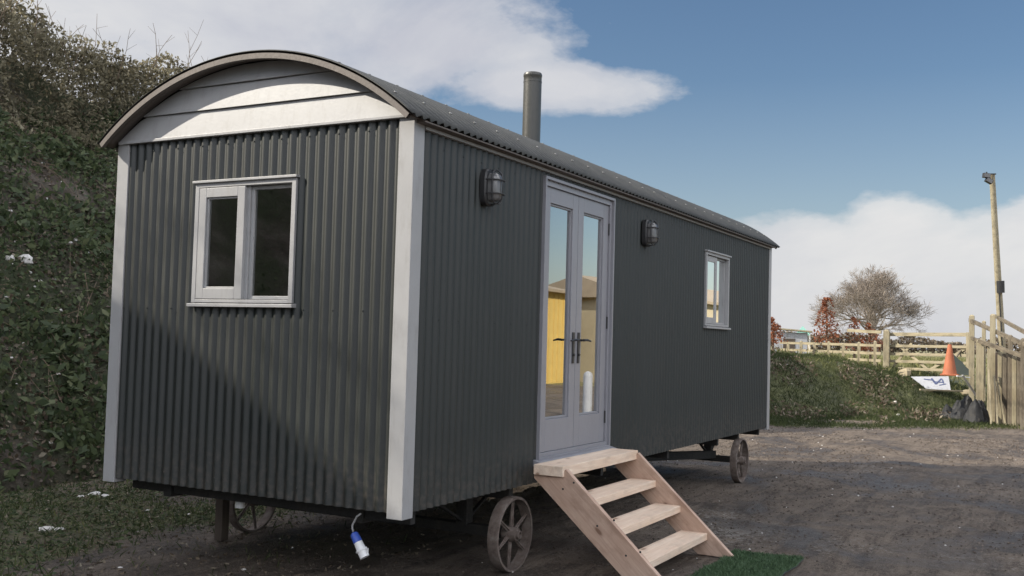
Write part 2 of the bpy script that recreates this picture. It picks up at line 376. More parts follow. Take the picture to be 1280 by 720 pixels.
HFT = [(6, 5.7), (10.5, 4.4), (17, 3.7), (30, 4.5), (50, 6)]; HWT = [(6, 7.3), (11, 3.6), (18, 3.0), (30, 4)]  # unseen bulge behind the hut, added to shade the far yard and bank
HF = 5.7                                                    # foot of the hill
CREST = [(-30, 11.2), (-12, 11.5), (-8, 10.65), (-6.5, 10.0), (-3, 8.8), (2, 6.9), (6, 6.35), (8, 5.8), (10, 5.3), (18, 4.5), (24, 3.6), (34, 2.2), (44, .2), (60, 0)]
def hill_h(x, y):
    c = lerp_table(x, CREST); w = .35*noise.noise(Vector((x*.35, 0, 7)))
    d = y - lerp_table(x, HFT) - w; wd = lerp_table(x, HWT)
    if d < 0: base = -.3 + d*.2
    elif d < wd: base = c*(d/wd)**.92
    elif d < wd+4: base = c
    else: base = c*(1-sm((d-wd-4)/14))-.2
    k = sm(d/1.0)
    base += k*(.35*noise.noise(Vector((x*.45, y*.45, 1))) + .18*noise.noise(Vector((x*1.3, y*1.3, 2))) + .07*noise.noise(Vector((x*4, y*4, 3))))
    return base
hx = axis(-32, 60, -2, 16, .16, 1.08); hy = axis(2.2, 36, 3.2, 13.6, .14, 1.15)
mb = MB(); mb.grid([[(x, y, hill_h(x, y)) for x in hx] for y in hy]); ho = mb.build('hill', 'hill', smooth='all'); ho.data.flip_normals(); tag(ho, kind='structure')

# ------------------------------------------------------------------ scattered growth (stuff)
def scatter(name, pts, nrm, size, mat, label=None, up=.3, aspect=.6, jitter=.5, tone=None, blade=False, kind='stuff', parent=None):
    """one small four-sided leaf (or three-sided blade) per point"""
    n = len(pts); P = np.array(pts, float); N = np.array(nrm, float)
    sz = size*(1+jitter*(RNG.random(n)*2-1))
    rnd = RNG.normal(size=(n, 3))
    if blade:
        A = N + .45*rnd; A /= np.linalg.norm(A, axis=1)[:, None]
        B = np.cross(A, RNG.normal(size=(n, 3))); B /= np.linalg.norm(B, axis=1)[:, None]
        w = (sz*aspect)[:, None]; h = sz[:, None]
        bend = RNG.normal(size=(n, 3))*.25*h; bend[:, 2] = -abs(bend[:, 2])*.5
        V = np.stack([P-B*w/2, P+B*w/2, P+A*h*.6+bend*.4+B*w*.3, P+A*h+bend], 1)
    else:
        A = N*up + rnd; A /= np.linalg.norm(A, axis=1)[:, None]
        B = np.cross(A, RNG.normal(size=(n, 3))); B /= np.linalg.norm(B, axis=1)[:, None]
        C = np.cross(A, B); w = (sz*aspect/2)[:, None]; h = (sz/2)[:, None]
        V = np.stack([P-C*h, P+B*w, P+C*h, P-B*w], 1)
    me = bpy.data.meshes.new(name); me.vertices.add(4*n); me.vertices.foreach_set('co', V.reshape(-1))
    me.loops.add(4*n); me.loops.foreach_set('vertex_index', np.arange(4*n, dtype=np.int32))
    me.polygons.add(n); me.polygons.foreach_set('loop_start', np.arange(0, 4*n, 4, dtype=np.int32))
    me.materials.append(MT[mat]); me.update(calc_edges=True)
    a = me.attributes.new('tone', 'FLOAT', 'FACE'); tn = np.clip(RNG.beta(2, 2.6, n) if tone is None else tone, 0, 1); a.data.foreach_set('value', tn.astype(np.float32))
    me.validate(); o = bpy.data.objects.new(name, me); COL.objects.link(o)
    if parent: o.parent = parent
    if kind: o['kind'] = kind
    if label: tag(o, label[0], label[1])
    return o
def hill_points(n, x0, x1, y0, y1, thr=None, freq=.8, lift=.05, z=0):
    out = []
    while len(out) < n:
        x, y = random.uniform(x0, x1), random.uniform(y0, y1)
        if thr is not None and noise.noise(Vector((x*freq, y*freq, z))) + .25*random.uniform(-1, 1) < thr: continue
        out.append((x, y, hill_h(x, y)+random.uniform(0, lift)))
    return out
HN = (0, -.7, .7)
p1 = hill_points(46000, .5, 12.5, 5.4, 11.8, -.22, .7, .14) + hill_points(9000, -26, 0, 5.6, 12, 0, .7, .12)
scatter('ivy', p1, [HN]*len(p1), .062, 'ivy', ('dark green ivy and weeds spreading over the steep earth bank', 'ivy'))
p2 = hill_points(22000, .5, 12.5, 5.4, 12, -.1, 1.2, .06, 5)
scatter('leaf_litter', p2, [HN]*len(p2), .06, 'dead', ('brown dead leaves and stalks lying on the earth bank', 'leaves'))
p3 = [p for p in hill_points(15000, .5, 12.5, 5.5, 11.5, .02, 1.5, .22, 11)]
scatter('dock_leaves', p3, [HN]*len(p3), .115, 'ivy', ('larger green leaves standing in patches on the earth bank', 'leaves'), aspect=.5, up=.8)
mb = MB()
for _ in range(5000):
    x, y = random.uniform(.5, 12.5), random.uniform(5.3, 11.5); r = random.uniform(.008, .04); c = Vector((x, y, hill_h(x, y)+r*.2))
    V = [c+Vector(d)*r*random.uniform(.6, 1.3) for d in ((1, 0, 0), (0, 1, 0), (-1, 0, 0), (0, -1, 0), (0, 0, .8), (0, 0, -.5))]
    mb.add(V, [(0, 1, 4), (1, 2, 4), (2, 3, 4), (3, 0, 4), (1, 0, 5), (2, 1, 5), (3, 2, 5), (0, 3, 5)])
MT['crumb'] = paint('bank crumb', (.15, .12, .10), .95, .35, .1); tag(mb.build('soil_crumbs', 'crumb'), 'loose crumbs of soil over the earth bank', 'soil', kind='stuff')
# thicket along the crest
bp, bn, bt = [], [], []
def thicket(n, x0, x1, dens=1):
    for _ in range(n):
        x = random.uniform(x0, x1); k = random.random()
        y = HF + 5.1 + 3.6*k
        top = 1.0*sm((k)*3.5)*sm((1.06-k)*5)*(1+.4*noise.noise(Vector((x*.8, k*3, 3)))) + .12
        hh = top*math.sqrt(random.random())
        o = Vector((noise.noise(Vector((x*2, y*2, 1))), noise.noise(Vector((x*2, y*2, 8))), 0))*.25
        hole = noise.noise(Vector((x*1.6, y*1.6, hh*1.6)))
        if hole < -.2 and hh < top*.85: continue
        bp.append((x+o.x, y+o.y, hill_h(x, y)+hh)); bn.append((0, -.3, 1))
        bt.append(.12+.45*random.random()**1.3+.35*max(0, noise.noise(Vector((x*1.1, y*1.1, 6))))+.35*(hh/top)**4*random.random())  # last term: sunlit rim put into the tone, paler towards the tips
thicket(90000, 2.5, 15); thicket(14000, -28, 2.5); thicket(9000, 15, 34)
scatter('bramble_thicket', bp, bn, .075, 'bramble', ('dry bramble and old grass thicket along the top of the bank', 'brambles'), aspect=.5, tone=np.array(bt))
mb = MB()
for _ in range(110):
    x = random.uniform(2.5, 14); y = HF+7.0+random.uniform(-1.2, 1.5); z = hill_h(x, y)+.6
    p = Vector((x, y, z)); d = Vector((random.gauss(0, .3), random.gauss(-.1, .25), 1)).normalized(); L = random.uniform(.7, 1.5)*(1.35 if random.random() < .14 else 1); pts = [p]; 
    for i in range(5): d = (d+Vector((random.gauss(0, .14), random.gauss(0, .14), -.05))).normalized(); p = p+d*L/5; pts.append(p)
    mb.tube(pts, [.008, .007, .006, .005, .004, .003], 4)
    for q in pts[2:5]:
        e = Vector((random.gauss(0, .6), random.gauss(0, .4), .5)).normalized(); mb.tube([q, q+e*.22], [.004, .002], 3)
o = mb.build('bramble_stems', 'twig'); tag(o, 'thin bare stems poking out above the thicket', 'stems', kind='stuff')
# fallen stalks on the slope
mb = MB()
for _ in range(240):
    x, y = random.uniform(1.5, 10), random.uniform(5.9, 11.5); p = Vector((x, y, hill_h(x, y)+.05)); a = random.uniform(0, 6.28); L = random.uniform(.25, 1.0)
    pts = []
    for i in range(4):
        q = p + Vector((math.cos(a), math.sin(a), 0))*L*i/3; q.z = hill_h(q.x, q.y)+.05+random.uniform(-.01, .07); pts.append(q)
    mb.tube(pts, [.005, .004, .003, .002], 3)
o = mb.build('dry_stalks', 'twig'); tag(o, 'pale dry stalks lying across the bank', 'stalks', kind='stuff')

# ------------------------------------------------------------------ the shepherd hut
HL, HW, ZB, ZT = 8.10, 2.4714, .55, 2.845
YC, ZC, RO = HW/2, 1.385, 2.0                              # roof arc
hut = tag(empty('shepherd_hut', (0, 0, 0)), 'long dark corrugated shepherd hut with curved roof, on iron wheels', 'shepherd hut')
PITCHW, AMP = .0762, .0095
def corr(name, O, U, V, N, ul, vl, opens, mat='clad', skip=None):
    """corrugated sheet with openings (u0, u1, v0, v1)"""
    O, U, V, N = map(Vector, (O, U, V, N)); seg = PITCHW/10; nu = int(round(ul/seg))
    us = [ul*i/nu for i in range(nu+1)]
    vb = sorted(set([0, vl] + [o[2] for o in opens] + [o[3] for o in opens])); m = MB()
    b = 0
    for v in vb:
        for u in us: m.v.append(tuple(O+U*u+V*v+N*(AMP*math.sin(2*math.pi*u/PITCHW))))
    n1 = len(us)
    for j in range(len(vb)-1):
        for i in range(nu):
            uc, vc = (us[i]+us[i+1])/2, (vb[j]+vb[j+1])/2
            if any(o[0] < uc < o[1] and o[2] < vc < o[3] for o in opens): continue
            m.f.append((j*n1+i, j*n1+i+1, (j+1)*n1+i+1, (j+1)*n1+i)); m.mi.append(0)
    # domed screws on every third ridge
    for v in (.08, vl*.5, vl-.09):
        k = 0; u = PITCHW/4
        while u < ul-.02:
            if k % 3 == 0 and not any(o[0]-.05 < u < o[1]+.05 and o[2]-.05 < v < o[3]+.05 for o in opens):
                c = O+U*u+V*v+N*(AMP); r = .006
                ring = [c + (U*math.cos(t)+V*math.sin(t))*r for t in [i*math.pi/3 for i in range(6)]]
                top = [c + N*.005 + (U*math.cos(t)+V*math.sin(t))*r*.5 for t in [i*math.pi/3 for i in range(6)]]
                m.add(ring+top, [(i, (i+1) % 6, 6+(i+1) % 6, 6+i) for i in range(6)]+[tuple(range(6, 12))])
            k += 1; u += PITCHW
    return m.build(name, mat, hut, smooth=50)
PW = .088                                                   # corner post width
DX0, DX1, DZ0, DZ1 = 1.672, 2.965, .735, 2.812              # door frame, outer
WX0, WX1, WZ0, WZ1 = 5.437, 6.267, 1.784, 2.589             # side window, outer
EY0, EY1, EZ0, EZ1 = .852, 1.716, 1.773, 2.584              # end window, outer
e = .03
corr('side_cladding', (PW-.02, -.004, ZB+.03), (1, 0, 0), (0, 0, 1), (0, -1, 0), HL-2*PW+.04, ZT-ZB-.03,
     [(DX0+e-PW+.02, DX1-e-PW+.02, DZ0-ZB-.03-.02, DZ1-e-ZB-.03), (WX0+e-PW+.02, WX1-e-PW+.02, WZ0+e-ZB-.03, WZ1-e-ZB-.03)])
corr('side_cladding', (PW-.02, HW+.004, ZB+.03), (1, 0, 0), (0, 0, 1), (0, 1, 0), HL-2*PW+.04, ZT-ZB-.03, [])
corr('end_cladding', (-.004, PW-.02, ZB+.03), (0, 1, 0), (0, 0, 1), (-1, 0, 0), HW-2*PW+.04, 2.928-ZB-.03, [(EY0+e-PW+.02, EY1-e-PW+.02, EZ0+e-ZB-.03, EZ1-e-ZB-.03)])
corr('end_cladding', (HL+.004, PW-.02, ZB+.03), (0, 1, 0), (0, 0, 1), (1, 0, 0), HW-2*PW+.04, 2.928-ZB-.03, [])
for x, y in ((0, 0), (0, HW), (HL, 0), (HL, HW)):
    m = MB(); sx_, sy_ = (1 if x == 0 else -1), (1 if y == 0 else -1)
    # L-shaped boxed corner, cut to the roof curve at its top
    xo, xi = x-sx_*.022, x+sx_*PW; yo, yi = y-sy_*.022, y+sy_*PW
    zt = lambda yy: min(2.918, ZC+math.sqrt((RO-.035)**2-(yy-YC)**2))
    V = []
    for (px, py) in ((xo, yo), (xi, yo), (xi, yi), (xo, yi)): V += [(px, py, ZB), (px, py, zt(py))]
    q = [(0, 2, 3, 1), (2, 4, 5, 3), (4, 6, 7, 5), (6, 0, 1, 7), (1, 3, 5, 7), (0, 6, 4, 2)]
    m.add(V, q if sx_*sy_ > 0 else [f[::-1] for f in q]); m.build('corner_post', 'trim', hut, bevel=.003)
# gables: feather-edge boards under the arch
def gable(x, s):
    zs = [2.915, 3.078, 3.238, 3.40]; gb = None
    def half(z, r=RO-.028):
        v = r*r-(z-ZC)**2; return math.sqrt(v) if v > 0 else 0
    for k in range(3):
        z0, z1 = zs[k], zs[k+1]-.004; z1 = min(z1, ZC+RO-.03)
        n = 40; y0, y1 = YC-half(z0), YC+half(z0); V = []; m = MB()
        if k == 0: y0, y1 = max(y0, -.015), min(y1, HW+.015)
        xb, xt = x-s*.030, x-s*.012
        P = [[], [], [], []]
        for i in range(n+1):
            y = y0+(y1-y0)*i/n; a = (RO-.028)**2-(y-YC)**2
            zz = min(z1, ZC+math.sqrt(a)); zz = max(zz, z0+.001); t = (zz-z0)/(z1-z0)
            P[0].append((x+s*.01, y, z0)); P[1].append((xb, y, z0)); P[2].append((xb+(xt-xb)*t, y, zz)); P[3].append((x+s*.01, y, zz))
        m.grid(P if s < 0 else [r[::-1] for r in P])
        o = m.build('gable_board', 'trim', hut)
    return
gable(0, 1); gable(HL, -1)
for x, s in ((0, 1), (HL, -1)):
    m = MB(); m.box(min(x-s*.040, x-s*.002), -.0, 2.895, max(x-s*.040, x-s*.002), HW, 2.915); m.build('gable_rail', 'trim', hut, bevel=.003)
# roof
OH, OS = .150, .090
a0 = math.asin((HW/2+OS)/RO)
def arc(r, a): return YC + r*math.sin(a), ZC + r*math.cos(a)
m = MB(); nu = int((HL+2*OH)/(PITCHW/8)); P = []
for j in range(41):
    a = -a0 + 2*a0*j/40; row = []
    for i in range(nu+1):
        x = -OH+(HL+2*OH)*i/nu; y, z = arc(RO+.0105*math.sin(2*math.pi*x/PITCHW), a); row.append((x, y, z))
    P.append(row)
m.grid(P)
for aa in (-.60, -.36, .12, .55):                        # roofing screws in rows
    i = 0; x = -OH+PITCHW*1.25
    while x < HL+OH-.02:
        y, z = arc(RO+.0105, aa); nrm = Vector((0, math.sin(aa), math.cos(aa))); c = Vector((x, y, z)); T = Vector((0, math.cos(aa), -math.sin(aa)))
        ring = [c+(Vector((1, 0, 0))*math.cos(t)+T*math.sin(t))*.009 for t in [k*math.pi/3 for k in range(6)]]
        m.cur = 1; m.add(ring+[q+nrm*.005 for q in ring], [(k, (k+1) % 6, 6+(k+1) % 6, 6+k) for k in range(6)]+[tuple(range(6, 12))]); m.cur = 0
        x += PITCHW*4; i += 1
roof = m.build('roof', ['roof', 'rubber'], hut, smooth=50, solid=.0025)
for x0, x1 in ((-OH+.004, -OH+.030), (HL+OH-.030, HL+OH-.004)):
    m = MB(); P = [[], [], [], [], []]
    for j in range(49):
        a = -a0*.985+2*a0*.985*j/48
        for k, (xx, r) in enumerate(((x0, RO-.046), (x0, RO-.012), (x1, RO-.012), (x1, RO-.046), (x0, RO-.046))): y, z = arc(r, a); P[k].append((xx, y, z))
    m.grid(P); m.build('roof_trim', 'bent', hut, smooth=50)
for x0, x1 in ((-OH+.030, -.030), (HL+.030, HL+OH-.030)):
    m = MB(); P = [[], []]
    for j in range(49):
        a = -a0*.985+2*a0*.985*j/48
        for k, xx in enumerate((x0, x1)): y, z = arc(RO-.024, a); P[k].append((xx, y, z))
    m.grid(P); m.build('soffit', 'bent', hut, smooth=50, solid=.006)
for s in (-1, 1):
    y = 0 if s < 0 else HW
    m = MB(); m.box(PW+.001, min(y, y+s*.030), ZT-.003, HL-PW-.001, max(y, y+s*.030), ZT+.017); m.build('eave_batten', 'trim', hut, bevel=.003)
    m = MB(); ys = [y, y+s*.034, y+s*.082]
    m.prism([(ys[0], ZT+.019), (ys[1], ZT+.019), (ys[2], ZT+.020), (ys[2], ZT+.028), (ys[0], ZT+.07)], lambda p, t: (t, p[0], p[1]), .001, HL-.001)
    m.build('eave_board', 'bent', hut)
# inner lining so that the windows look into a room
m = MB(); t_ = .05
def panel_y(y0, y1, opens, x0=.05, x1=HL-.05, z0=ZB+.15, z1=2.86):
    xs = sorted(set([x0, x1]+[v for o in opens for v in o[:2]])); zs = sorted(set([z0, z1]+[v for o in opens for v in o[2:]]))
    for a, b in zip(xs, xs[1:]):
        for c, d in zip(zs, zs[1:]):
            if not any(o[0] < (a+b)/2 < o[1] and o[2] < (c+d)/2 < o[3] for o in opens): m.box(a, y0, c, b, y1, d)
panel_y(.05, .07, [(DX0+.03, DX1-.03, ZB+.15, DZ1-.03), (WX0+.03, WX1-.03, WZ0+.03, WZ1-.03)]); panel_y(HW-.07, HW-.05, [])
for a, b, c, d in ((.07, EY0+.03, ZB+.15, 2.86), (EY1-.03, HW-.07, ZB+.15, 2.86), (EY0+.03, EY1-.03, ZB+.15, EZ0+.03), (EY0+.03, EY1-.03, EZ1-.03, 2.86)): m.box(.05, a, c, .07, b, d)
m.box(HL-.07, .07, ZB+.15, HL-.05, HW-.07, 2.86); m.box(.05, .05, 2.862, HL-.05, HW-.05, 2.875)
m.build('interior_lining', 'ply', hut)
m = MB(); m.box(.03, .03, ZB+.05, HL-.03, HW-.03, ZB+.148); m.build('floor', 'ply', hut)
# chassis, axles
m = MB()
for y in (.42, HW-.42): m.bar((.15, y, ZB-.02), (HL-.15, y, ZB-.02), .07, .13)
for x in (.2, 1.42, 3.0, 4.6, 6.2, 7.0, 7.9): m.bar((x, .05, ZB-.012), (x, HW-.05, ZB-.012), .05, .10)
m.build('chassis', 'dark', hut, bevel=.004)
AX = (1.405, 7.02)
for x in AX:
    m = MB(); m.bar((x, .10, .255), (x, HW-.10, .255), .07, .07)
    for y in (.42, HW-.42): m.bar((x, y, .27), (x, y, ZB-.08), .09, .09, (1, 0, 0)); m.bar((x-.35, y, .46), (x, y, .29), .03, .02); m.bar((x+.35, y, .46), (x, y, .29), .03, .02)
    m.build('axle', 'dark', hut, bevel=.004)
m = MB(); m.bar((5.2, 1.0, .36), (7.0, .35, .30), .08, .09); m.bar((5.2, 1.5, .36), (7.0, HW-.35, .30), .08, .09); m.build('drawbar', 'dark', hut, bevel=.004)
def wheel(x, y, s, rot):
    w = bpy.data.objects.new('wheel', None); COL.objects.link(w); w.parent = hut; w.location = (x, y, .252); w.rotation_euler = (0, rot, 0)
    h = .04
    m = MB(); m.lathe([(.257, -h), (.260, -h*.6), (.260, h*.6), (.257, h), (.240, h), (.243, h*.5), (.243, -h*.5), (.240, -h), (.257, -h)], 56, axis='Y'); m.build('rim', 'iron', w, smooth=40)
    m = MB(); m.lathe([(.0, -.055), (.045, -.055), (.052, -.02), (.052, .02), (.045, .055), (.0, .055)], 24, axis='Y')
    m.lathe([(.030, s*.055), (.030, s*.075), (.020, s*.078), (.018, s*.06)], 18, axis='Y'); m.build('hub', 'iron', w, smooth=40)
    for k in range(6):
        a = 2*math.pi*k/6; m = MB(); c, q = math.cos(a), math.sin(a); c2, q2 = math.cos(a+.10), math.sin(a+.10)
        m.bar((c*.045, 0, q*.045), (c2*.243, 0, q2*.243), .030, .010, (0, 1, 0), .8); m.bar((c*.045, 0, q*.045), (c2*.243, 0, q2*.243), .008, .034, (0, 1, 0), .7)
        m.build('spoke', 'iron', w, bevel=.002)
for x in AX: wheel(x, .040, -1, .35+x); wheel(x, HW-.04, 1, 1.1+x)
# flue
m = MB(); m.lathe([(.089, 3.30), (.089, 4.12), (.091, 4.122), (.091, 4.135), (.089, 4.137), (.089, 4.175), (.092, 4.18), (.092, 4.20), (.085, 4.215), (.0, 4.218)], 40, (3.81, YC, 0)); m.build('flue', 'flue', hut, smooth=40)
m = MB(); m.lathe([(.16, 3.372), (.16, 3.40), (.10, 3.43), (.088, 3.46)], 32, (3.81, YC, 0)); m.build('flue_collar', 'roof', hut, smooth=40)
m = MB(); m.tube([(.3, 1.522, .60), (.3, 1.522, .425)], .033, 20); m.build('waste_pipe', 'white', hut, smooth=40)

# joinery -----------------------------------------------------------
def rect_frame(m, fn, u0, u1, v0, v1, w, d0, d1, wb=None, wt=None):
    """four boards of width w; fn(u, v, d) -> point; stiles run through, rails butt between"""
    wb = w if wb is None else wb; wt = w if wt is None else wt
    for a, b, c, d in ((u0, u0+w, v0, v1), (u1-w, u1, v0, v1), (u0+w, u1-w, v0, v0+wb), (u0+w, u1-w, v1-wt, v1)):
        P = [fn(x, y, z) for z in (d0, d1) for x, y in ((a, c), (b, c), (b, d), (a, d))]
        m.add(P, [(0, 3, 2, 1), (4, 5, 6, 7), (0, 1, 5, 4), (1, 2, 6, 5), (2, 3, 7, 6), (3, 0, 4, 7)])
def fbox(m, fn, u0, u1, v0, v1, d0, d1):
    P = [fn(x, y, z) for z in (d0, d1) for x, y in ((u0, v0), (u1, v0), (u1, v1), (u0, v1))]
    m.add(P, [(0, 3, 2, 1), (4, 5, 6, 7), (0, 1, 5, 4), (1, 2, 6, 5), (2, 3, 7, 6), (3, 0, 4, 7)])
SF = lambda u, v, d: (u, -d, v)           # side wall: u = x, d outward
EF = lambda u, v, d: (-d, HW-u, v)        # end wall: u from the left corner
def pane(fn, u0, u1, v0, v1, d, parent, name='glass_pane'):
    m = MB(); m.add([fn(u0, v0, d), fn(u1, v0, d), fn(u1, v1, d), fn(u0, v1, d)], [(0, 1, 2, 3)]); return m.build(name, 'glass', parent)
# side double door
df = MB(); rect_frame(df, SF, DX0, DX1, DZ0, DZ1, .020, -.05, .034, .02, .022)
rect_frame(df, SF, DX0+.020, DX1-.020, DZ0+.020, DZ1-.022, .034, -.06, .012, .03, .042); fr = df.build('door_frame', 'door', hut, bevel=.002)
m = MB(); m.prism([(-.0, DZ0-.035), (-.085, DZ0-.035), (-.085, DZ0-.012), (.0, DZ0+.012)], lambda p, t: (t, p[0], p[1]), DX0-.035, DX1+.045); m.build('threshold', 'door', hut, bevel=.003)
mid = (DX0+DX1)/2; ix0, ix1 = DX0+.056, DX1-.056; iz0, iz1 = DZ0+.052, DZ1-.066
for k, (a, b) in enumerate(((ix0, mid-.0025), (mid+.0025, ix1))):
    dr = bpy.data.objects.new('door', None); COL.objects.link(dr); dr.parent = hut
    m = MB(); dd0, dd1 = -.058, -.004; st = .098; g0, g1 = iz0+.235, iz1-.115
    rect_frame(m, SF, a, b, iz0, iz1, st, dd0, dd1, .235, .115)
    rect_frame(m, SF, a+st+.001, b-st-.001, g0+.001, g1-.001, .014, dd0+.006, dd1-.012); m.build('leaf', 'door', dr, bevel=.0025)
    pane(SF, a+st+.012, b-st-.012, g0+.012, g1-.012, dd0+.028, dr)
    hx_ = (b-.045) if k == 0 else (a+.045); s = -1 if k == 0 else 1
    m = MB(); fbox(m, SF, hx_-.017, hx_+.017, 1.435, 1.675, dd1, dd1+.008)
    m.tube([SF(hx_, 1.615, dd1+.006), SF(hx_, 1.615, dd1+.052)], .009, 10)
    m.tube([SF(hx_, 1.615, dd1+.048), SF(hx_+s*.06, 1.618, dd1+.052), SF(hx_+s*.135, 1.609, dd1+.048)], [.010, .009, .006], 10)
    m.tube([SF(hx_, 1.50, dd1+.006), SF(hx_, 1.50, dd1+.018)], .011, 12); m.build('handle', 'black', dr, smooth=40)
    hxp = a-.002 if k == 0 else b+.002
    for z in (iz0+.20, (iz0+iz1)/2, iz1-.20):
        m = MB(); m.tube([SF(hxp, z-.05, dd1+.006), SF(hxp, z+.05, dd1+.006)], .008, 8)
        if k: fbox(m, SF, hxp-.002, hxp+.022, z-.048, z+.048, dd1-.001, dd1+.003)
        m.build('hinge', 'black', dr, smooth=40)
# windows
def window(fn, u0, u1, v0, v1, proud, name):
    w = bpy.data.objects.new('window', None); COL.objects.link(w); w.parent = hut
    m = MB(); rect_frame(m, fn, u0, u1, v0+.022, v1, .034, -.05, .030, .02, .030); m.build('frame', 'trim', w, bevel=.002)
    m = MB(); P = [fn(a, b, c) for a in (u0-.018, u1+.018) for b, c in ((v0-.006, -.01), (v0-.006, .052), (v0+.014, .052), (v0+.022, -.01))]
    m.add(P, [(0, 1, 2, 3), (7, 6, 5, 4), (0, 4, 5, 1), (1, 5, 6, 2), (2, 6, 7, 3), (3, 7, 4, 0)]); m.build('sill', 'trim', w, bevel=.002)
    m = MB(); fbox(m, fn, u0-.014, u1+.014, v1, v1+.016, -.005, .048); m.build('head_drip', 'trim', w, bevel=.002)
    a, b, c, d = u0+.038, u1-.038, v0+.046, v1-.034; mc = a+(b-a)*.515
    m = MB(); fbox(m, fn, mc-.018, mc+.018, c, d, -.045, .004); rect_frame(m, fn, mc+.019, b, c, d, .022, -.045, -.010); m.build('mullion', 'trim', w, bevel=.002)
    m = MB(); rect_frame(m, fn, a, mc-.020+.016, c, d, .062, -.02, proud, .068, .062); rect_frame(m, fn, a+.063, mc-.020+.016-.063, c+.069, d-.063, .011, -.015, proud-.012); m.build('sash', 'trim', w, bevel=.0025)
    pane(fn, a+.065, mc-.05, c+.065, d-.06, .004, w); pane(fn, mc+.03, b-.012, c+.012, d-.012, -.026, w)
    m = MB(); fbox(m, fn, a+.02, mc-.03, c+.004, c+.012, proud, proud+.001); return w
window(EF, HW-EY1, HW-EY0, EZ0, EZ1, .030, 'end')
window(SF, WX0, WX1, WZ0, WZ1, .012, 'side')
# dim fittings seen through the end window
m = MB(); m.bar((.5, 1.00, 1.3), (.5, 1.00, 2.05), .015, .015, (1, 0, 0)); m.box(.3, .95, .72, .9, 2.3, 1.35); m.build('cupboard', 'ply', hut)
# bulkhead lights
def bulkhead(x, z):
    b = bpy.data.objects.new('bulkhead_light', None); COL.objects.link(b); b.parent = hut; b.location = (x, -.014, z)
    def oval(w, h, n=28):
        out = []
        for i in range(n):
            t = 2*math.pi*i/n; c, s = math.cos(t), math.sin(t); out.append((w*math.copysign(abs(c)**.55, c), h*math.copysign(abs(s)**.6, s)))
        return out
    m = MB(); n = 28; L = []
    for w, h, y in ((.080, .122, .0), (.080, .122, -.035), (.072, .114, -.046), (.058, .100, -.047)): L.append([(p[0], y, p[1]) for p in oval(w, h)])
    for r in L: r.append(r[0])
    m.grid(L); m.add([(p[0], -.0465, p[1]) for p in oval(.058, .100)], [tuple(range(n))[::-1]]); m.build('backplate', 'black', b, smooth=35)
    L = []
    for k, y in ((1.0, -.046), (.98, -.075), (.86, -.097), (.6, -.110), (.05, -.115)): L.append([(p[0]*k, y, p[1]*(.35+.65*k)) for p in oval(.054, .095)])
    for r in L: r.append(r[0])
    m = MB(); m.grid(L); m.build('lens', 'lens', b, smooth='all')
    m = MB()
    def hoop(pts): m.tube(pts, .0048, 7)
    for zz in (-.045, .045): hoop([(-.072, -.040, zz), (-.070, -.085, zz), (-.045, -.118, zz), (0, -.127, zz), (.045, -.118, zz), (.070, -.085, zz), (.072, -.040, zz)])
    for xx in (0,): hoop([(xx, -.040, .112), (xx, -.090, .108), (xx, -.122, .080), (xx, -.127, 0), (xx, -.122, -.080), (xx, -.090, -.108), (xx, -.040, -.112)])
    ring = [(p[0]*1.22, -.085, p[1]*1.12) for p in oval(.056, .097)]; hoop(ring+[ring[0]])
    m.build('guard', 'black', b, smooth=60)
bulkhead(.835, 2.600); bulkhead(3.70, 2.598)

# hanging connector
pc = tag(empty('power_connector', (.05, .34, .30)), 'blue and white mains connector hanging on its cable below the hut corner', 'connector')
A, B, C, D_, E_ = [Vector(v)-Vector((.05, .34, .30)) for v in ((.05, .324, .545), (.05, .384, .470), (.05, .376, .431), (.05, .340, .380), (.05, .291, .303))]
m = MB(); m.tube([A, A+Vector((0, .03, -.02)), B, B+Vector((0, 0, -.02)), C], .006, 8); m.build('cable', 'rubber', pc, smooth='all')
ax = (E_-C).normalized(); k1 = C+ax*.005
m = MB(); m.tube([k1, k1+ax*.012, k1+ax*.062, k1+ax*.064], [.014, .025, .028, .024], 20); m.build('sleeve', 'blue', pc, smooth=40)
k2 = k1+ax*.062
m = MB(); m.tube([k2, k2+ax*.048], [.026, .029], 20); m.tube([k2+ax*.048, k2+ax*.058], .036, 20); m.tube([k2+ax*.058, k2+ax*.10], [.030, .029], 20)
m.box(k2.x-.01, k2.y-.072, k2.z-.058, k2.x+.01, k2.y-.046, k2.z-.030); m.build('body', 'white', pc, smooth=40)
# timber prop under the far side
gp = Vector((1.02, 2.42, 0))
pr = MB(); pr.bar((0, 0, 0), (.46, 0, 0), .075, .075); o = pr.build('timber_prop', 'brown', rot=(0, -math.pi/2, 0), loc=(1.0, 2.36, .0), bevel=.003)
tag(o, 'short brown timber prop standing upright under the hut near its far front wheel', 'post')

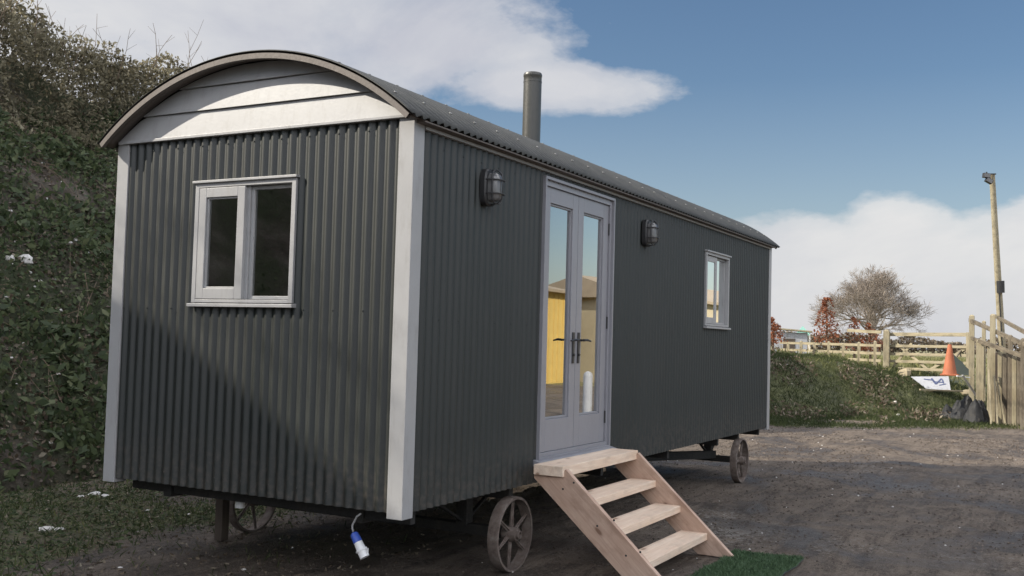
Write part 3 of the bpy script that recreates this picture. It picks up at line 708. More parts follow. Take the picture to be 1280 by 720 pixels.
# ------------------------------------------------------------------ steps
st = tag(empty('wooden_steps', (2.09, -.66, 0)), 'new pine steps with four open treads leading up to the double doors', 'steps')
def w_(x, y, z): return Vector((x-2.09, y+.66, z))
slope = math.atan2(.745-.0, 1.168-.362)                     # rise over run of the front edge
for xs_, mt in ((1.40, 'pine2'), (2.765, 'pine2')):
    th = .045; L0 = math.hypot(1.168-.362, .745)
    # stringer in its own frame: local X down the slope, Z normal to it
    m = MB(); w = .235; c, s = math.cos(slope), math.sin(slope)
    # polygon in (distance outward q=-y, z)
    poly = [(.352, .705), (.375, .735), (1.172, .002), (1.172-.29, .002), (.135, .655), (.135, .700)]
    def tl(p): q, z = p[0]-.362, p[1]-.745; return (q*c - z*s, q*s + z*c)
    m.prism([tl(p) for p in poly], lambda p, t: (p[0], t, p[1]), -th/2, th/2)
    o = m.build('stringer', mt, st, bevel=.003)
    # local X -> (0,-c,-s), local Y -> along -X?, local Z -> outward normal (0,-s,c)
    Mx = Matrix(((0, 1, 0), (-c, 0, -s), (-s, 0, c)))
    o.matrix_local = Matrix.Translation(w_(xs_+(th/2 if xs_ < 2 else -th/2)+.0, -.362, .745)) @ Mx.to_4x4()
    dets = Mx.determinant()
    if xs_ < 2:
        for q, z in ((.36, .60), (.44, .65), (.62, .38), (.74, .43), (.83, .21), (.93, .245), (1.0, .06), (1.07, .10)):
            sc = MB(); sc.tube([w_(1.3985, -q, z), w_(1.401, -q, z)], .0075, 8); sc.build('screw', 'black', st)
tx0, tx1 = 1.445, 2.72
m = MB(); m.box(-.70, -.112, -.035, .675, .112, .035)
m2 = m.build('tread', 'pine', st, bevel=.004, loc=tuple(w_(2.075, -.255, .752-.035+.0)))
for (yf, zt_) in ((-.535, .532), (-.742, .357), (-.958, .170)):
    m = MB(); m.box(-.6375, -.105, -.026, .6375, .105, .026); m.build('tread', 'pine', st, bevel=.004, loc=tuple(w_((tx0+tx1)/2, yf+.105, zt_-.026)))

# plastic grass mat
mt_ = tag(empty('turf_mat', (2.2, -1.75, .02)), 'green artificial grass mat on the mud at the foot of the steps', 'mat')
MX0, MX1, MY0, MY1 = 1.35, 2.97, -1.63, -1.10
m = MB(); m.grid([[(x-2.2, y+1.75, ground_h(x, y)-.02+.014) for x in np.linspace(MX0, MX1, 30)] for y in np.linspace(MY0, MY1, 24)]); m.build('backing', 'net', mt_, solid=.008)
P = [(random.uniform(MX0, MX1)-2.2, 0, 0) for _ in range(26000)]; P = [(p[0], random.uniform(MY0, MY1)+1.75, 0) for p in P]; P = [(p[0], p[1], ground_h(p[0]+2.2, p[1]-1.75)-.02+.018) for p in P]
scatter('pile', P, [(0, 0, 1)]*len(P), .022, 'turf', blade=True, aspect=.22, parent=mt_)

# ------------------------------------------------------------------ stones
def stone(name, p, r, mat='chalk', sq=(1, .8, .6), seed=0):
    m = MB(); n, k = 9, 6; P = []
    for i in range(k+1):
        th = math.pi*i/k; row = []
        for j in range(n+1):
            ph = 2*math.pi*(j % n)/n; d = Vector((math.sin(th)*math.cos(ph), math.sin(th)*math.sin(ph), math.cos(th)))
            q = 1+.38*noise.noise(d*1.6+Vector((seed*3.1, 0, 0)))+.2*noise.noise(d*4+Vector((seed, 9, 0))); row.append((d.x*r*sq[0]*q, d.y*r*sq[1]*q, d.z*r*sq[2]*q))
        P.append(row)
    m.grid(P); return m.build(name, mat, smooth=35, loc=p)
def on_hill(u, v):
    C0 = CAM; d = at(u, v, 1)-CAM; t = 6
    while t < 60:
        q = C0+d*t
        if q.z < max(hill_h(q.x, q.y), ground_h(q.x, q.y)): return q
        t += .02
    return q
big = [(12, 323, .075, 'flat pale chalk lump at the left edge of the bank, beside a bigger one'), (31, 325, .12, 'largest white chalk lump on the bank, wedge shaped, near the left edge'),
       (52, 283, .045, 'small white chalk lump high on the bank above the two big ones'), (130, 292, .055, 'rounded white chalk lump high on the bank beside the hut corner'),
       (125, 317, .035, 'white chalk pebble on the bank close to the hut corner, below a rounded lump'), (53, 205, .05, 'pale chalk lump highest on the bank, under the thicket'),
       (50, 352, .04, 'flat pale chalk chip on the bank below the largest lump'), (76, 388, .03, 'tiny white chalk chip half way down the bank'), (94, 300, .035, 'pale chalk chip among others in the middle of the bank')]
for i, (u, v, r, lb) in enumerate(big):
    q = on_hill(u, v); tag(stone('chalk_stone', q, r*.95, sq=(1, .8, .62), seed=i), lb, 'stone', 'chalk stones on the bank')
small = [(8, 372), (36, 343), (71, 335), (20, 302), (38, 308), (88, 304), (97, 311), (112, 318), (119, 304), (62, 400), (33, 386), (18, 330), (140, 330), (84, 452), (15, 450), (120, 455), (40, 512), (20, 480), (70, 470), (100, 420),
         (25, 428), (110, 540), (60, 555), (128, 380), (134, 322), (57, 322), (73, 350), (46, 360), (104, 290), (92, 330), (15, 265), (60, 250), (30, 185), (75, 225), (118, 235)]
for i, (u, v) in enumerate(small):
    q = on_hill(u+random.uniform(-3, 3), v+random.uniform(-3, 3)); tag(stone('chalk_chip', q, random.uniform(.014, .034), seed=20+i), 'small white chalk chip lying on the slope of the earth bank', 'stone', 'small chalk chips on the bank')
def on_ground(u, v):
    d = at(u, v, 1)-CAM; q = CAM+d*(-CAM.z/d.z); z = ground_h(q.x, q.y); q = CAM+d*((z-CAM.z)/d.z); return q
gst = [(101, 621, .04, 'small white stone left of the pair near the foot of the bank'), (119, 618, .065, 'flat white stone, widest of the three near the foot of the bank'), (130, 620.5, .05, 'flat white stone right of the widest one near the foot of the bank'),
       (58, 662, .075, 'long flat white stone on the weeds at the bottom left'), (74, 662, .045, 'small pale stone right beside the long flat one at the bottom left'), (175, 665, .03, 'small white stone on the weeds below the far corner post'),
       (184, 638, .022, 'tiny pale stone under the dark end wall'), (236, 643, .022, 'tiny white stone left of the timber prop'), (135, 639, .022, 'tiny pale stone among weeds beside the far corner post'), (150, 710, .022, 'small pale stone at the bottom edge left of the hut'), (305, 712, .02, 'small pale stone at the bottom edge below the hut end')]
for i, (u, v, r, lb) in enumerate(gst): q = on_ground(u, v); tag(stone('white_stone', q, r, sq=(1, .7, .38), seed=70+i), lb, 'stone', 'white stones on the ground left of the hut')
# crumbs of earth and chalk over the yard
def crumbs(n, box, r0, r1, mat, name, label):
    m = MB()
    for _ in range(n):
        x, y = random.uniform(*box[0]), random.uniform(*box[1]); r = random.uniform(r0, r1)*(1+.05*max(0, x)); z = ground_h(x, y)
        if noise.noise(Vector((x*.5, y*.7, 31)))+random.uniform(-.35, .35) < -.05: continue
        c = Vector((x, y, z+r*.15)); V = []
        for d in ((1, 0, 0), (0, 1, 0), (-1, 0, 0), (0, -1, 0), (0, 0, .7), (0, 0, -.5)):
            V.append(c+Vector(d)*r*random.uniform(.6, 1.25))
        m.add(V, [(0, 1, 4), (1, 2, 4), (2, 3, 4), (3, 0, 4), (1, 0, 5), (2, 1, 5), (3, 2, 5), (0, 3, 5)])
    return tag(m.build(name, mat), label[0], label[1], kind='stuff')
MT['clod'] = paint('earth clod', (.075, .057, .045), .95, .35, .1)
MT['clod2'] = paint('dry earth clod', (.19, .155, .125), .95, .3, .1)
crumbs(17000, ((-2, 16), (-4.5, 5.8)), .004, .013, 'clod', 'earth_clods', ('dark crumbs of trampled earth over the yard', 'earth'))
crumbs(9000, ((-2, 16), (-4.5, 5.8)), .003, .010, 'clod2', 'dry_clods', ('pale dried crumbs of earth over the yard', 'earth'))
crumbs(200, ((1, 18), (-4.2, 2.0)), .005, .011, 'chalk', 'chalk_grit', ('scattered pale chalk grit trodden into the yard', 'grit'))

# weeds and grass
def ground_pts(n, x0, x1, y0, y1, lim=.45):
    out = []
    for _ in range(n):
        x, y = random.uniform(x0, x1), random.uniform(y0, y1)
        if ground_grass(x, y)+.35*random.uniform(-1, 1) > lim: out.append((x, y, ground_h(x, y)))
    return out
P = ground_pts(60000, -2.5, 5, 1.4, 6.6, .50)
scatter('weeds', P, [(0, 0, 1)]*len(P), .045, 'ivy', ('low green weeds growing on the mud left of the hut', 'weeds'), up=1.2, aspect=.55)
P = ground_pts(26000, -2.5, 5, .8, 6.6, .12)
scatter('ground_litter', P, [(0, 0, 1)]*len(P), .045, 'dead', ('dead leaves and straw trodden into the mud left of the hut', 'litter'), up=2, aspect=.35)
P = ground_pts(16000, -2.5, 5, 1.2, 6.4, .30)
scatter('grass_tufts', P, [(0, 0, 1)]*len(P), .06, 'grass', ('thin grass tufts on the mud left of the hut', 'grass'), blade=True, aspect=.1, tone=np.clip(RNG.normal(.3, .2, len(P)), 0, 1))
P = ground_pts(95000, 13.5, 25, -3.8, 6, .40)
tn = np.array([.05+.30*random.random()+.45*max(0, noise.noise(Vector((p[0]*.8, p[1]*.8, 2))))+.25*sm((p[2]-.8)/.5)*random.random() for p in P])
scatter('bank_grass', P, [(-.1, 0, 1)]*len(P), .085, 'grass', ('rough green grass covering the low bank beyond the hut', 'grass'), blade=True, aspect=.13, tone=tn)
P = [p for p in ground_pts(9000, 17.5, 23, -1, 6, .5) if noise.noise(Vector((p[0]*.7, p[1]*.7, 12))) > .02]
P = [(p[0], p[1], p[2]+random.random()**2*.25) for p in P]
scatter('bank_weeds', P, [(0, 0, 1)]*len(P), .09, 'dead', ('brown dead weed stalks and litter on the low bank', 'weeds'), aspect=.4)
P = [(random.uniform(24, 70), 0, 0) for _ in range(36000)]; P = [(p[0], random.uniform(-8, 22)) for p in P]; P = [(a, b, ground_h(a, b)) for a, b in P]
scatter('field_grass', P, [(0, 0, 1)]*len(P), .22, 'grass', ('pale straw coloured grass in the field behind the fences', 'grass'), blade=True, aspect=.15, tone=np.clip(RNG.normal(.85, .15, len(P)), 0, 1))

# ------------------------------------------------------------------ trees
def branch(m, p, d, L, r, lvl, maxl, spread, tips, grav=0, nseg=4):
    pts = [p]; rs = [r]; q = p.copy(); dd = d.copy()
    for i in range(nseg):
        dd = (dd+Vector((random.gauss(0, .13), random.gauss(0, .13), random.gauss(0, .10)+grav))).normalized(); q = q+dd*L/nseg; pts.append(q.copy()); rs.append(r*(1-.5*(i+1)/nseg))
    m.tube(pts, rs, 7 if lvl < 2 else (4 if lvl < 4 else 3), caps=False)
    if lvl >= maxl: tips.append(pts[-1]); return
    nk = 3 if lvl < 3 else 4
    for k in range(nk+(1 if lvl == 0 else 0)):
        i = random.choice([2, 3, 4]) if lvl else random.choice([2, 3, 3, 4]); b = pts[min(i, nseg)]
        ax_ = dd.cross(Vector((random.gauss(0, 1), random.gauss(0, 1), random.gauss(0, 1)))).normalized()
        nd = (Matrix.Rotation(random.gauss(spread, .18), 3, ax_) @ dd); nd = (nd+Vector((0, 0, .10))).normalized()
        branch(m, b, nd, L*random.uniform(.62, .82), max(rs[min(i, nseg)]*.68, .016), lvl+1, maxl, spread, tips, grav, nseg)
# big bare oak beyond the field
Q = at(1091, 430, 150); oz = ground_h(Q.x, Q.y)
oak = tag(empty('oak_tree', (Q.x, Q.y, oz)), 'large bare winter oak with a broad domed crown beyond the field gate', 'tree')
m = MB(); tips = []
random.seed(21)
tr = MB(); tr.tube([(0, 0, -.3), (0, 0, 1), (.1, .1, 3.2), (.15, .1, 5.2)], [1.0, .75, .62, .5], 12, caps=False); tr.build('trunk', 'bark', oak, smooth='all')
nl = 18
for k in range(nl):
    a = 2*math.pi*k/nl*1.62; elv = (.08, .5, .95, .2, 1.3, .7, .1, .4, 1.1)[k % 9] if k else 1.5
    d = Vector((math.cos(a)*math.cos(elv), math.sin(a)*math.cos(elv), math.sin(elv))); z0 = random.uniform(2.6, 5.2)
    branch(m, Vector((.1, .1, z0)), d, random.uniform(3.2, 4.2), .22, 1, 6, .56, tips, .02)
def dome(v):                                                 # twigs thin out at the crown's rim
    c = Vector((0, 0, 6.2)); r = Vector(((v[0])/8.6, v[1]/8.6, (v[2]-5.6)/7.8)); return r.length
keep = [i for i, f in enumerate(m.f) if dome(m.v[f[0]]) < 1.0+.12*random.random()]
m.f = [m.f[i] for i in keep]; m.mi = [0]*len(m.f)
m.build('crown', 'bark', oak)
P = []
vs = [m.v[f[0]] for f in m.f if dome(m.v[f[0]]) > .45]
for _ in range(8500):
    b = random.choice(vs); q = Vector(b)+Vector((random.gauss(0, .35), random.gauss(0, .35), random.gauss(0, .3)))
    if dome(q) < 1.03 and noise.noise(q*.45) > -.22: P.append(tuple(q))
cx = np.array(P); dd = cx-np.array([0, 0, 4.0]); dd /= np.linalg.norm(dd, axis=1)[:, None]
scatter('twigs', P, dd, .8, 'twigs', blade=True, aspect=.035, parent=oak, kind=None)
print('oak faces', len(m.f))
oak.scale = (.98, .98, .93)
# young trees holding copper leaves
def copper_tree(u, base_d, ztop_px, wid, label, seed, dens=900):
    random.seed(seed); q = at(u, 440, base_d); z = ground_h(q.x, q.y); top = at(u, ztop_px, base_d).z; H = top-z
    t = tag(empty('young_tree', (q.x, q.y, z)), label, 'tree', 'young trees with copper leaves by the fence')
    m = MB(); m.tube([(0, 0, -.1), (.02, 0, H*.5), (0, .02, H*.97)], [.045, .03, .008], 6)
    for k in range(26):
        zz = H*random.uniform(.25, .93); a = random.uniform(0, 6.28); L = wid*(1-zz/H*.8)*random.uniform(.6, 1.1); m.tube([(0, 0, zz), (math.cos(a)*L, math.sin(a)*L, zz+L*.45)], [.010, .003], 4)
    m.build('trunk', 'twig', t)
    P = []
    while len(P) < dens:
        zz = H*random.uniform(.22, 1.0); rr = wid*(1-(zz/H)*.80)*random.random()**.6; a = random.uniform(0, 6.28); x, y = rr*math.cos(a), rr*math.sin(a)
        if noise.noise(Vector((x*5, y*5, zz*5+seed))) > -.14: P.append((x, y, zz+rr*.3))
    scatter('leaves', P, [(0, 0, 1)]*len(P), .075, 'copper', aspect=.5, parent=t, kind=None)
copper_tree(1033, 31, 373, .62, 'tallest copper leaved young tree, a narrow spire left of the big oak', 3, 1100)
copper_tree(1068, 31, 397, .50, 'short copper leaved young tree in the middle of the three near the gate', 4, 420)
copper_tree(1088, 31, 405, .62, 'low bushy copper leaved young tree just left of the gate post', 5, 520)
copper_tree(966, 31, 398, .55, 'copper leaved young tree half hidden behind the far end of the hut', 6, 800)
# far hedges
random.seed(5)
P = []
for _ in range(30000):
    y = random.uniform(-60, 130); x = 165+8*noise.noise(Vector((y*.05, 0, 0)))+random.uniform(-2, 2); hmax = 2.4+1.5*noise.noise(Vector((y*.12, 3, 0)))+.8*noise.noise(Vector((y*.5, 3, 0))); P.append((x, y, ground_h(x, y)+hmax*random.random()**.7))
scatter('far_hedge', P, [(0, 0, 1)]*len(P), .55, 'dead', ('far brown winter hedgerow running along the end of the field', 'hedge'), aspect=.5, tone=np.clip(RNG.normal(.5, .2, len(P)), 0, 1))

# ------------------------------------------------------------------ gate, fences, clutter on the bank
def post(p, h, w, mat='oldwood', name='post', parent=None, lean=(0, 0), top=True):
    """upright board whose grain runs up"""
    m = MB(); m.bar((0, 0, 0), (h, 0, 0), w, w*.9)
    if top: m.bar((h, 0, 0), (h+w*.25, 0, 0), w*.9, w*.8, taper=.5)
    return m.build(name, mat, parent, bevel=.004, loc=tuple(p), rot=(lean[0], -math.pi/2+lean[1], 0))
def rail(a, b, w, h, mat='oldwood', name='rail', parent=None):
    a, b = Vector(a), Vector(b); d = b-a; m = MB(); m.bar((0, 0, 0), (d.length, 0, 0), w, h)
    o = m.build(name, mat, parent, bevel=.003); o.matrix_local = Matrix.Translation(a) @ d.to_track_quat('X', 'Z').to_matrix().to_4x4(); return o
GL, GR = at(1110, 440, 28.3), at(1212, 440, 26.4)
def gz(p, dz=0): return Vector((p.x, p.y, ground_h(p.x, p.y)+dz))
zl = .98
p_ = post((GL.x-.15, GL.y+.02, .75), 1.36, .155, name='gate_post'); tag(p_, 'thick square timber gate post at the left end of the field gate', 'post')
gate = tag(empty('field_gate', (GL.x, GL.y, zl)), 'pale timber five bar field gate with crossed braces behind the bank', 'gate')
L = GR-GL; L.z = 0; LL = L.length; gate.rotation_euler = (0, 0, math.atan2(L.y, L.x))
for k, z in enumerate((.10, .30, .50, .72, 1.04)): rail((.0, 0, z), (LL, 0, z+.02), .03, .075 if k < 4 else .10, parent=gate, name='bar')
for x in (.03, LL-.03): rail((x, -.03, .02), (x, -.03, 1.12), .05, .08, parent=gate, name='stile')
for a, b in (((.15, .85), (1.25, .06)), ((.70, .80), (.10, .10)), ((LL-.05, .75), (1.2, .08))): rail((a[0], .035, a[1]), (b[0], .035, b[1]), .022, .07, parent=gate, name='brace')
rail((.45, .06, .98), (.80, .06, .98), .02, .03, 'brown', 'latch', gate)
# rail fence left of the gate
rf = tag(empty('rail_fence', (GL.x, GL.y, zl)), 'pale post and rail fence running left from the gate behind the bank', 'fence')
FE = at(975, 440, 33.0); F0 = Vector((GL.x-.2, GL.y+.15, 0)); F1 = Vector((FE.x, FE.y, 0))
def fp(t, z): q = F0.lerp(F1, t); return Vector((q.x-GL.x, q.y-GL.y, z-zl))
for k in range(7):
    t = (k+.35)/7; q = fp(t, .75); h = (1.02 if k != 0 else 1.1)
    post(q, h*(1.0 if k % 2 else .96), .085, parent=rf)
for z, k in ((1.28, 0), (1.48, 1), (1.70, 2)): rail(fp(0, z), fp(1, z+.02), .028, .075, parent=rf)
rail(fp(0, 2.07), fp(.30, 2.12), .03, .085, parent=rf); rail(fp(.0, 1.05), fp(.6, 1.02), .028, .10, parent=rf)
# ramp-like fence at the right
sf = tag(empty('stock_fence', (at(1250, 500, 23).x, at(1250, 500, 23).y, .2)), 'tall timber fence with sloping handrails and upright boards at the right edge', 'fence')
so_ = sf.location.copy()
def sp(u, v, d): return at(u, v, d)-so_
def upost(u, v0, v1, d, w, mat='oldwood', name='post'):
    a = at(u, v1, d); b = at(u, v0, d); zb = min(a.z, ground_h(a.x, a.y))-.05; post(Vector((b.x, b.y, zb))-so_, b.z-zb, w, mat, name, sf, lean=(random.uniform(-.03, .03), random.uniform(-.02, .02)))
upost(1215, 395, 480, 26.0, .125); upost(1225.5, 426, 510, 23.2, .165); upost(1241, 394, 512, 23.6, .12); upost(1230, 402, 440, 26.5, .09); upost(1237, 430, 510, 24.5, .10)
upost(1263, 420, 512, 22.4, .10, 'oldwood2'); upost(1279, 424, 512, 21.6, .10, 'oldwood2')
rail(sp(1212, 400, 26.1), sp(1284, 432, 21.3), .05, .10, 'oldwood2', 'handrail', sf); rail(sp(1244, 395, 26.8), sp(1286, 418, 22.5), .05, .09, 'oldwood2', 'handrail', sf)
rail(sp(1223, 426, 23.1), sp(1284, 447, 21.5), .04, .09, 'oldwood2', 'rail', sf); rail(sp(1212, 421, 26.1), sp(1234, 431, 24.4), .04, .08, 'oldwood2', 'rail', sf)
for k, u in enumerate((1250, 1256, 1262.5, 1268, 1274, 1280, 1286)):
    d = 22.9-.2*k; a = at(u, 438+1.2*k, d); zb = ground_h(a.x, a.y)-.03; post(Vector((a.x, a.y, zb))-so_, a.z-zb+random.uniform(-.10, .08), .085, 'oldwood2' if k % 3 else 'oldwood', 'board', sf, top=False, lean=(random.uniform(-.04, .04), random.uniform(-.03, .03)))
for k, u in enumerate((1247.5, 1253.5, 1259.5, 1265.5, 1271.5, 1277.5, 1283.5, 1289)):
    d = 23.4-.2*k; a = at(u, 441+1.2*k, d); zb = ground_h(a.x, a.y)-.03; post(Vector((a.x, a.y, zb))-so_, a.z-zb, .11, 'brown', 'board', sf, top=False, lean=(random.uniform(-.04, .04), random.uniform(-.03, .03)))
for i, (a, b, lb) in enumerate((((1239, 512), (1236, 462), 'nearly upright stake leaning on the stock fence, leftmost of three'), ((1247, 512), (1243, 470), 'middle stake of the three leaning on the stock fence'), ((1257, 510), (1246, 476), 'most slanted of the three stakes leaning on the stock fence'))):
    A_, B_ = at(a[0], a[1], 22.3), at(b[0], b[1], 22.8); A_.z = ground_h(A_.x, A_.y)+.01; o = rail(A_, B_, .035, .05, 'oldwood', 'wooden_stake'); tag(o, lb, 'stake', 'loose stakes by the stock fence')
# floodlight pole
pb, pt = at(1253.5, 452, 26.5), at(1240, 217, 26.0); pl = tag(empty('light_pole', (pb.x, pb.y, ground_h(pb.x, pb.y))), 'tall slightly leaning timber pole with two small floodlights on top', 'light pole'); o0 = pl.location.copy()
d = pt-pb; b0 = pb - d*((pb.z-o0.z)/d.z)
m = MB(); m.tube([b0-o0, b0+d*.5-o0, pt-o0], [.095, .085, .068], 16); m.build('pole', 'oldwood', pl, smooth=40)
m = MB(); q = b0.lerp(pt, .0)+(at(1251, 358, 26.2)-b0)*1.0; m.tube([at(1251, 366, 26.2)-o0, at(1250.6, 351, 26.2)-o0], .094, 16); m.build('band', 'black', pl, smooth=40)
m = MB(); m.tube([at(1253, 432, 26.1)-o0+Vector((-.1, 0, 0)), at(1250.5, 366, 26.1)-o0+Vector((-.1, .02, 0))], .018, 6); m.build('conduit', 'black', pl)
a = at(1239, 221, 25.9)-o0
def flood(c, tilt):
    h = bpy.data.objects.new('floodlight', None); COL.objects.link(h); h.parent = pl; h.location = c; h.rotation_euler = (tilt, 0, .5)
    m = MB(); m.box(-.05, -.09, -.06, .05, .09, .06); m.box(.0, -.02, .05, .02, .02, .10); m.build('housing', 'black', h, bevel=.008)
    m = MB(); m.box(-.056, -.075, -.045, -.051, .075, .045); m.build('face', 'lens', h)
flood(a+RT*-.12+UP*.03, .1); flood(a+RT*-.06+UP*-.10, .5); 
m = MB(); m.bar(a+RT*-.2+UP*.07, a+RT*.12+UP*.07, .03, .03); m.build('bracket', 'black', pl)
# cone
q = at(1187, 466, 25.2); cz_ = ground_h(q.x, q.y); cz_ = max(cz_, at(1187, 467, 25.2).z-.05)
cone = tag(empty('traffic_cone', (q.x, q.y, cz_)), 'faded tall orange traffic cone standing before the field gate', 'traffic cone')
m = MB(); m.box(-.20, -.20, 0, .20, .20, .04); m.build('base', 'orange', cone, bevel=.01)
m = MB(); m.lathe([(.175, .038), (.165, .06), (.045, .76), (.038, .77), (.0, .77)], 28); m.build('cone_body', 'orange', cone, smooth=40)
# dropped sign board
def rest(u, v, off):
    k = 17.0
    while k < 32:
        q = at(u, v, k)
        if q.z < ground_h(q.x, q.y)+off: return q
        k += .05
    return at(u, v, 24)
q = rest(1164, 478, .20); gq = q.z-.1
sb = tag(empty('sign_board', (q.x, q.y, max(gq+.1, q.z))), 'white board with dark scrawled lettering lying tilted on the bank', 'sign')
NB = Vector((-.60, .0, .80)).normalized(); XB = Vector((.12, -.99, -.10)); XB = (XB-NB*XB.dot(NB)).normalized(); YB = NB.cross(XB); sb.matrix_world = Matrix.Translation(sb.location) @ Matrix((XB, YB, NB)).transposed().to_4x4()
m = MB(); m.add([(-.50, .20, 0), (-.1, -.28, 0), (.48, -.34, 0), (.40, .24, 0), (-.50, .20, .02), (-.1, -.28, .02), (.48, -.34, .02), (.40, .24, .02)], [(0, 3, 2, 1), (4, 5, 6, 7), (0, 1, 5, 4), (1, 2, 6, 5), (2, 3, 7, 6), (3, 0, 4, 7)]); m.build('board', 'board', sb)
m = MB()
for a, b, w in (((-.18, .10), (.06, .06), .035), ((.0, .14), (.12, -.10), .04), ((.12, -.10), (.24, .14), .04), ((.05, .0), (.30, -.02), .035), ((.20, -.14), (.36, -.08), .03), ((.26, .10), (.30, -.06), .03)): m.bar((a[0], a[1], .024), (b[0], b[1], .024), w, .006)
m.build('lettering', 'navy', sb)
# heaps of black sheeting
def heap(name, u, v, d, rx, ry, h, seed, mat, label, cat):
    q = at(u, v, d); m = MB(); P = []; random.seed(seed)
    for i in range(19):
        row = []
        for j in range(41):
            a = 2*math.pi*(j % 40)/40; r = i/18; x, y = math.cos(a)*rx*r, math.sin(a)*ry*r
            z = h*(1-r**2.6)*(.62+.9*noise.noise(Vector((x*3.5, y*3.5, seed))))+.10*abs(noise.noise(Vector((x*11, y*11, seed))))*(1-r*.5)+.05*noise.noise(Vector((x*25, y*25, seed))); row.append((x*(1+.25*noise.noise(Vector((a, seed, 0)))), y, max(z, -.02)))
        P.append(row)
    m.grid(P); z = ground_h(q.x, q.y); o = m.build(name, mat, smooth=25, loc=(q.x, q.y, z), solid=.006); return tag(o, label, cat)
heap('plastic_sheet', 1203, 480, 24.0, .55, .5, .50, 2, 'tarp', 'crumpled black plastic sheeting beside the white board', 'plastic sheet')
heap('plastic_sheet', 1221, 500, 22.9, .34, .30, .62, 5, 'tarp', 'narrow heap of torn black sheeting against the thick fence post', 'plastic sheet')
q = at(1202, 452, 26.0); m = MB(); P = []
for i in range(9):
    P.append([(0+.05*noise.noise(Vector((i, j, 1))), -.25+.50*j/8, (.55*i/8)*(j/8)+.03*noise.noise(Vector((i*.7, j*.7, 4)))) for j in range(9)][::-1])
m.grid(P); o = m.build('netting', 'net', loc=(q.x, q.y-.05, at(1202, 468, 26.8).z), solid=.01); tag(o, 'dark green netting draped against the right end of the field gate', 'netting')
# planks and pipes on the tip
for i, (a, b, d, w, mt, lb) in enumerate((((1150, 487), (1203, 489), 23.6, .06, 'oldwood', 'pale plank lying along the bank under the white board'), ((1196, 470), (1212, 472), 24.6, .04, 'white', 'short white plastic batten behind the black sheeting'), ((1203, 469), (1232, 512), 23.6, .05, 'rubber', 'grey pipe leaning down past the thick fence post'), ((1186, 460), (1207, 430), 26.4, .04, 'oldwood2', 'thin pole propped up against the dark netting'))):
    A_, B_ = at(*a, d), at(*b, d+.3)
    for z_ in (A_, B_): z_.z = max(z_.z, ground_h(z_.x, z_.y)+.03)
    tag(rail(A_, B_, w, w*.6, mt, 'loose_plank' if mt.startswith('old') else 'loose_pipe'), lb, 'plank' if mt.startswith('old') else 'pipe')
for i, (u, v, d, r, mt, lb) in enumerate(((1132, 466, 24.6, .17, 'sandstone', 'yellowish sandstone boulder left of the white board'), (1162, 488, 23.4, .09, 'sandstone', 'small yellowish stone on the bank below the white board'), (1207, 492, 23.0, .14, 'sandstone', 'pale yellowish rubble lump below the black sheeting'),
    (1119, 503, 20.4, .055, 'chalk', 'white stone on the face of the low bank, upper of two'), (1123, 519, 19.4, .05, 'chalk', 'flat white stone at the foot of the low bank, lower of two'), (983, 456, 20.6, .035, 'chalk', 'small white stone high on the low bank beside the hut'))):
    q = at(u, v, d)
    k = 15.0
    while k < 30:                                              # walk to where the sight line meets the bank
        q2 = at(u, v, k)
        if q2.z < ground_h(q2.x, q2.y)+r*.3: q = q2; break
        k += .05
    tag(stone('boulder' if mt == 'sandstone' else 'white_stone', (q.x, q.y, ground_h(q.x, q.y)+r*.25), r, mt, (1, 1, .75), 200+i), lb, 'stone')

# ------------------------------------------------------------------ small far things left of the oak
q = at(984, 445, 45); z = ground_h(q.x, q.y)
sh = tag(empty('field_shelter', (q.x, q.y, z), R(12)), 'small pale boarded field shelter with a flat roof beyond the rail fence', 'shelter')
m = MB(); m.box(-.9, -.85, 0, .9, .55, 1.22)
m.build('walls', 'board', sh, bevel=.01); m = MB(); m.add([(-1.1, -1.05, 1.24), (1.1, -1.05, 1.24), (1.1, .7, 1.36), (-1.1, .7, 1.36), (-1.1, -1.05, 1.30), (1.1, -1.05, 1.30), (1.1, .7, 1.42), (-1.1, .7, 1.42)], [(0, 3, 2, 1), (4, 5, 6, 7), (0, 1, 5, 4), (1, 2, 6, 5), (2, 3, 7, 6), (3, 0, 4, 7)]); m.build('roof', 'oldwood', sh)
m = MB(); m.box(-.915, -.35, 0, -.90, .15, .95); m.build('doorway', 'brown', sh)
q = at(1005, 440, 85); z = ground_h(q.x, q.y)
m = MB(); m.lathe([(0, -.55), (.45, -.55), (.50, -.48), (.50, .48), (.45, .55), (0, .55)], 28, axis='X'); o = m.build('straw_bale', 'straw', smooth=40, loc=(q.x, q.y, z+.48), rot=(0, 0, .3)); tag(o, 'round straw bale standing in the field beyond the fence', 'bale')
q = at(994, 440, 84); z = ground_h(q.x, q.y); bn_ = tag(empty('feed_bin', (q.x, q.y, z), .2), 'dull red feed bin beside the round straw bale', 'bin')
m = MB(); m.add([(-.3, -.35, 0), (.3, -.35, 0), (.3, .35, 0), (-.3, .35, 0), (-.36, -.42, .7), (.36, -.42, .7), (.36, .42, .7), (-.36, .42, .7)], [(0, 3, 2, 1), (4, 5, 6, 7), (0, 1, 5, 4), (1, 2, 6, 5), (2, 3, 7, 6), (3, 0, 4, 7)]); m.build('bin_body', 'red', bn_, bevel=.03); m = MB(); m.box(-.39, -.45, .70, .39, .45, .77); m.build('lid', 'red', bn_, bevel=.02)
q = at(1003, 440, 70); z = ground_h(q.x, q.y); cn = tag(empty('canopy', (q.x, q.y, z), .3), 'small teal canvas canopy on thin legs in the field', 'canopy')
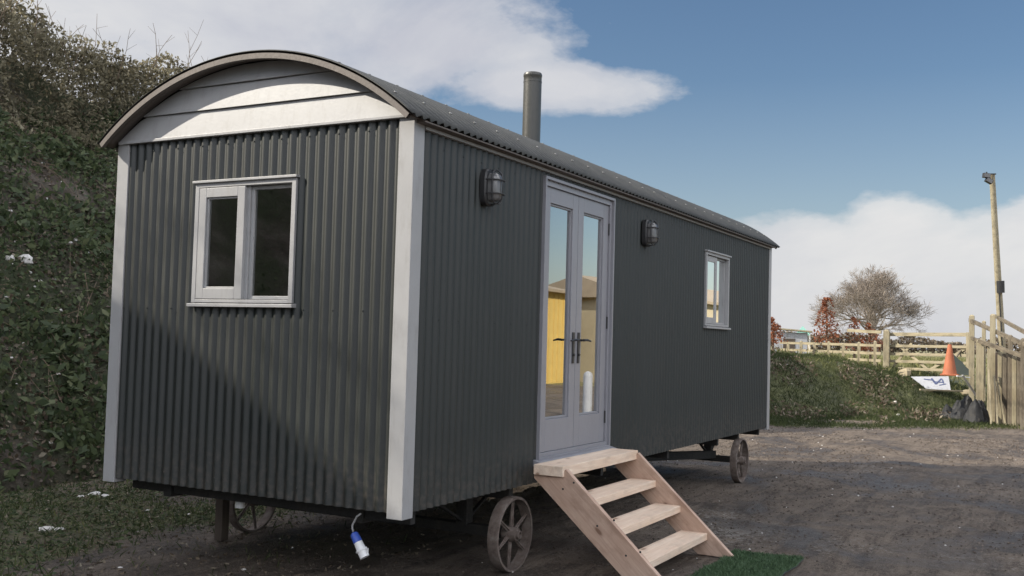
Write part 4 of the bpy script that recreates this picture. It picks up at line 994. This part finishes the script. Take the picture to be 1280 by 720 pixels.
m = MB(); ap = (0, 0, 2.0); c4 = [(-.45, -.45, 1.45), (.45, -.45, 1.45), (.45, .45, 1.45), (-.45, .45, 1.45)]; m.add([ap]+c4+[(a, b, 1.36) for a, b, _ in c4], [(0, 1, 2), (0, 2, 3), (0, 3, 4), (0, 4, 1), (1, 5, 6, 2), (2, 6, 7, 3), (3, 7, 8, 4), (4, 8, 5, 1)]); m.build('cover', 'teal', cn)
for a, b, _ in c4: m = MB(); m.tube([(a, b, 0), (a, b, 1.44)], .02, 6); m.build('leg', 'white', cn)

# ------------------------------------------------------------------ what the door glass mirrors, beyond the right edge of the picture
yb = tag(empty('yellow_barn', (26, -13.3, 0)), 'yellow boarded barn with a brown roof, mirrored in the left door pane', 'barn')
m = MB(); m.box(0, -5, 0, 4.1, 0, 3.35)
for k in range(11): m.box(k*.4-.01, 0, .05, k*.4+.03, .03, 3.3)
m.build('walls', 'yellow', yb); m = MB(); m.prism([(-5.2, 3.35), (.3, 3.35), (.3, 3.45), (-2.4, 3.95), (-5.2, 3.45)], lambda p, t: (t, p[0], p[1]), -.3, 4.25); m.build('roof', 'tan', yb)
m = MB(); m.box(1.2, .032, 0, 2.2, .06, 2.0); m.build('door', 'beige', yb, bevel=.01)
bb = tag(empty('beige_cabin', (36.5, -12.5, 0), R(10)), 'beige cabin with small paned windows, mirrored in the right door pane', 'cabin')
m = MB(); m.box(-5, -2.5, 0, 7, 2.0, 3.3); m.build('walls', 'beige', bb); m = MB(); m.prism([(-2.8, 3.3), (2.3, 3.3), (2.3, 3.42), (-.2, 4.2), (-2.8, 3.42)], lambda p, t: (t, p[0], p[1]), -5.3, 7.3); m.build('roof', 'tan', bb)
for k in range(5):
    x = -4.2+k*2.2; w = MB(); fn = lambda u, v, d: (u, 2.0+d, v); rect_frame(w, fn, x, x+1.2, 1.1, 2.2, .07, .0, .04); fbox(w, fn, x+.57, x+.63, 1.17, 2.13, .0, .035); f_ = w.build('window', 'oldwood', bb); m = MB(); fbox(m, fn, x+.07, x+1.13, 1.17, 2.13, .002, .012); m.build('pane', 'black', f_)
wb = MB(); wb.lathe([(0, 0), (.10, 0), (.10, .86), (.085, .93), (.045, .965), (0, .975)], 20); o = wb.build('bollard', 'board', smooth=40, loc=(14.6, -5.4, 0)); tag(o, 'white round topped bollard at the yard edge, mirrored in the right door pane', 'bollard')
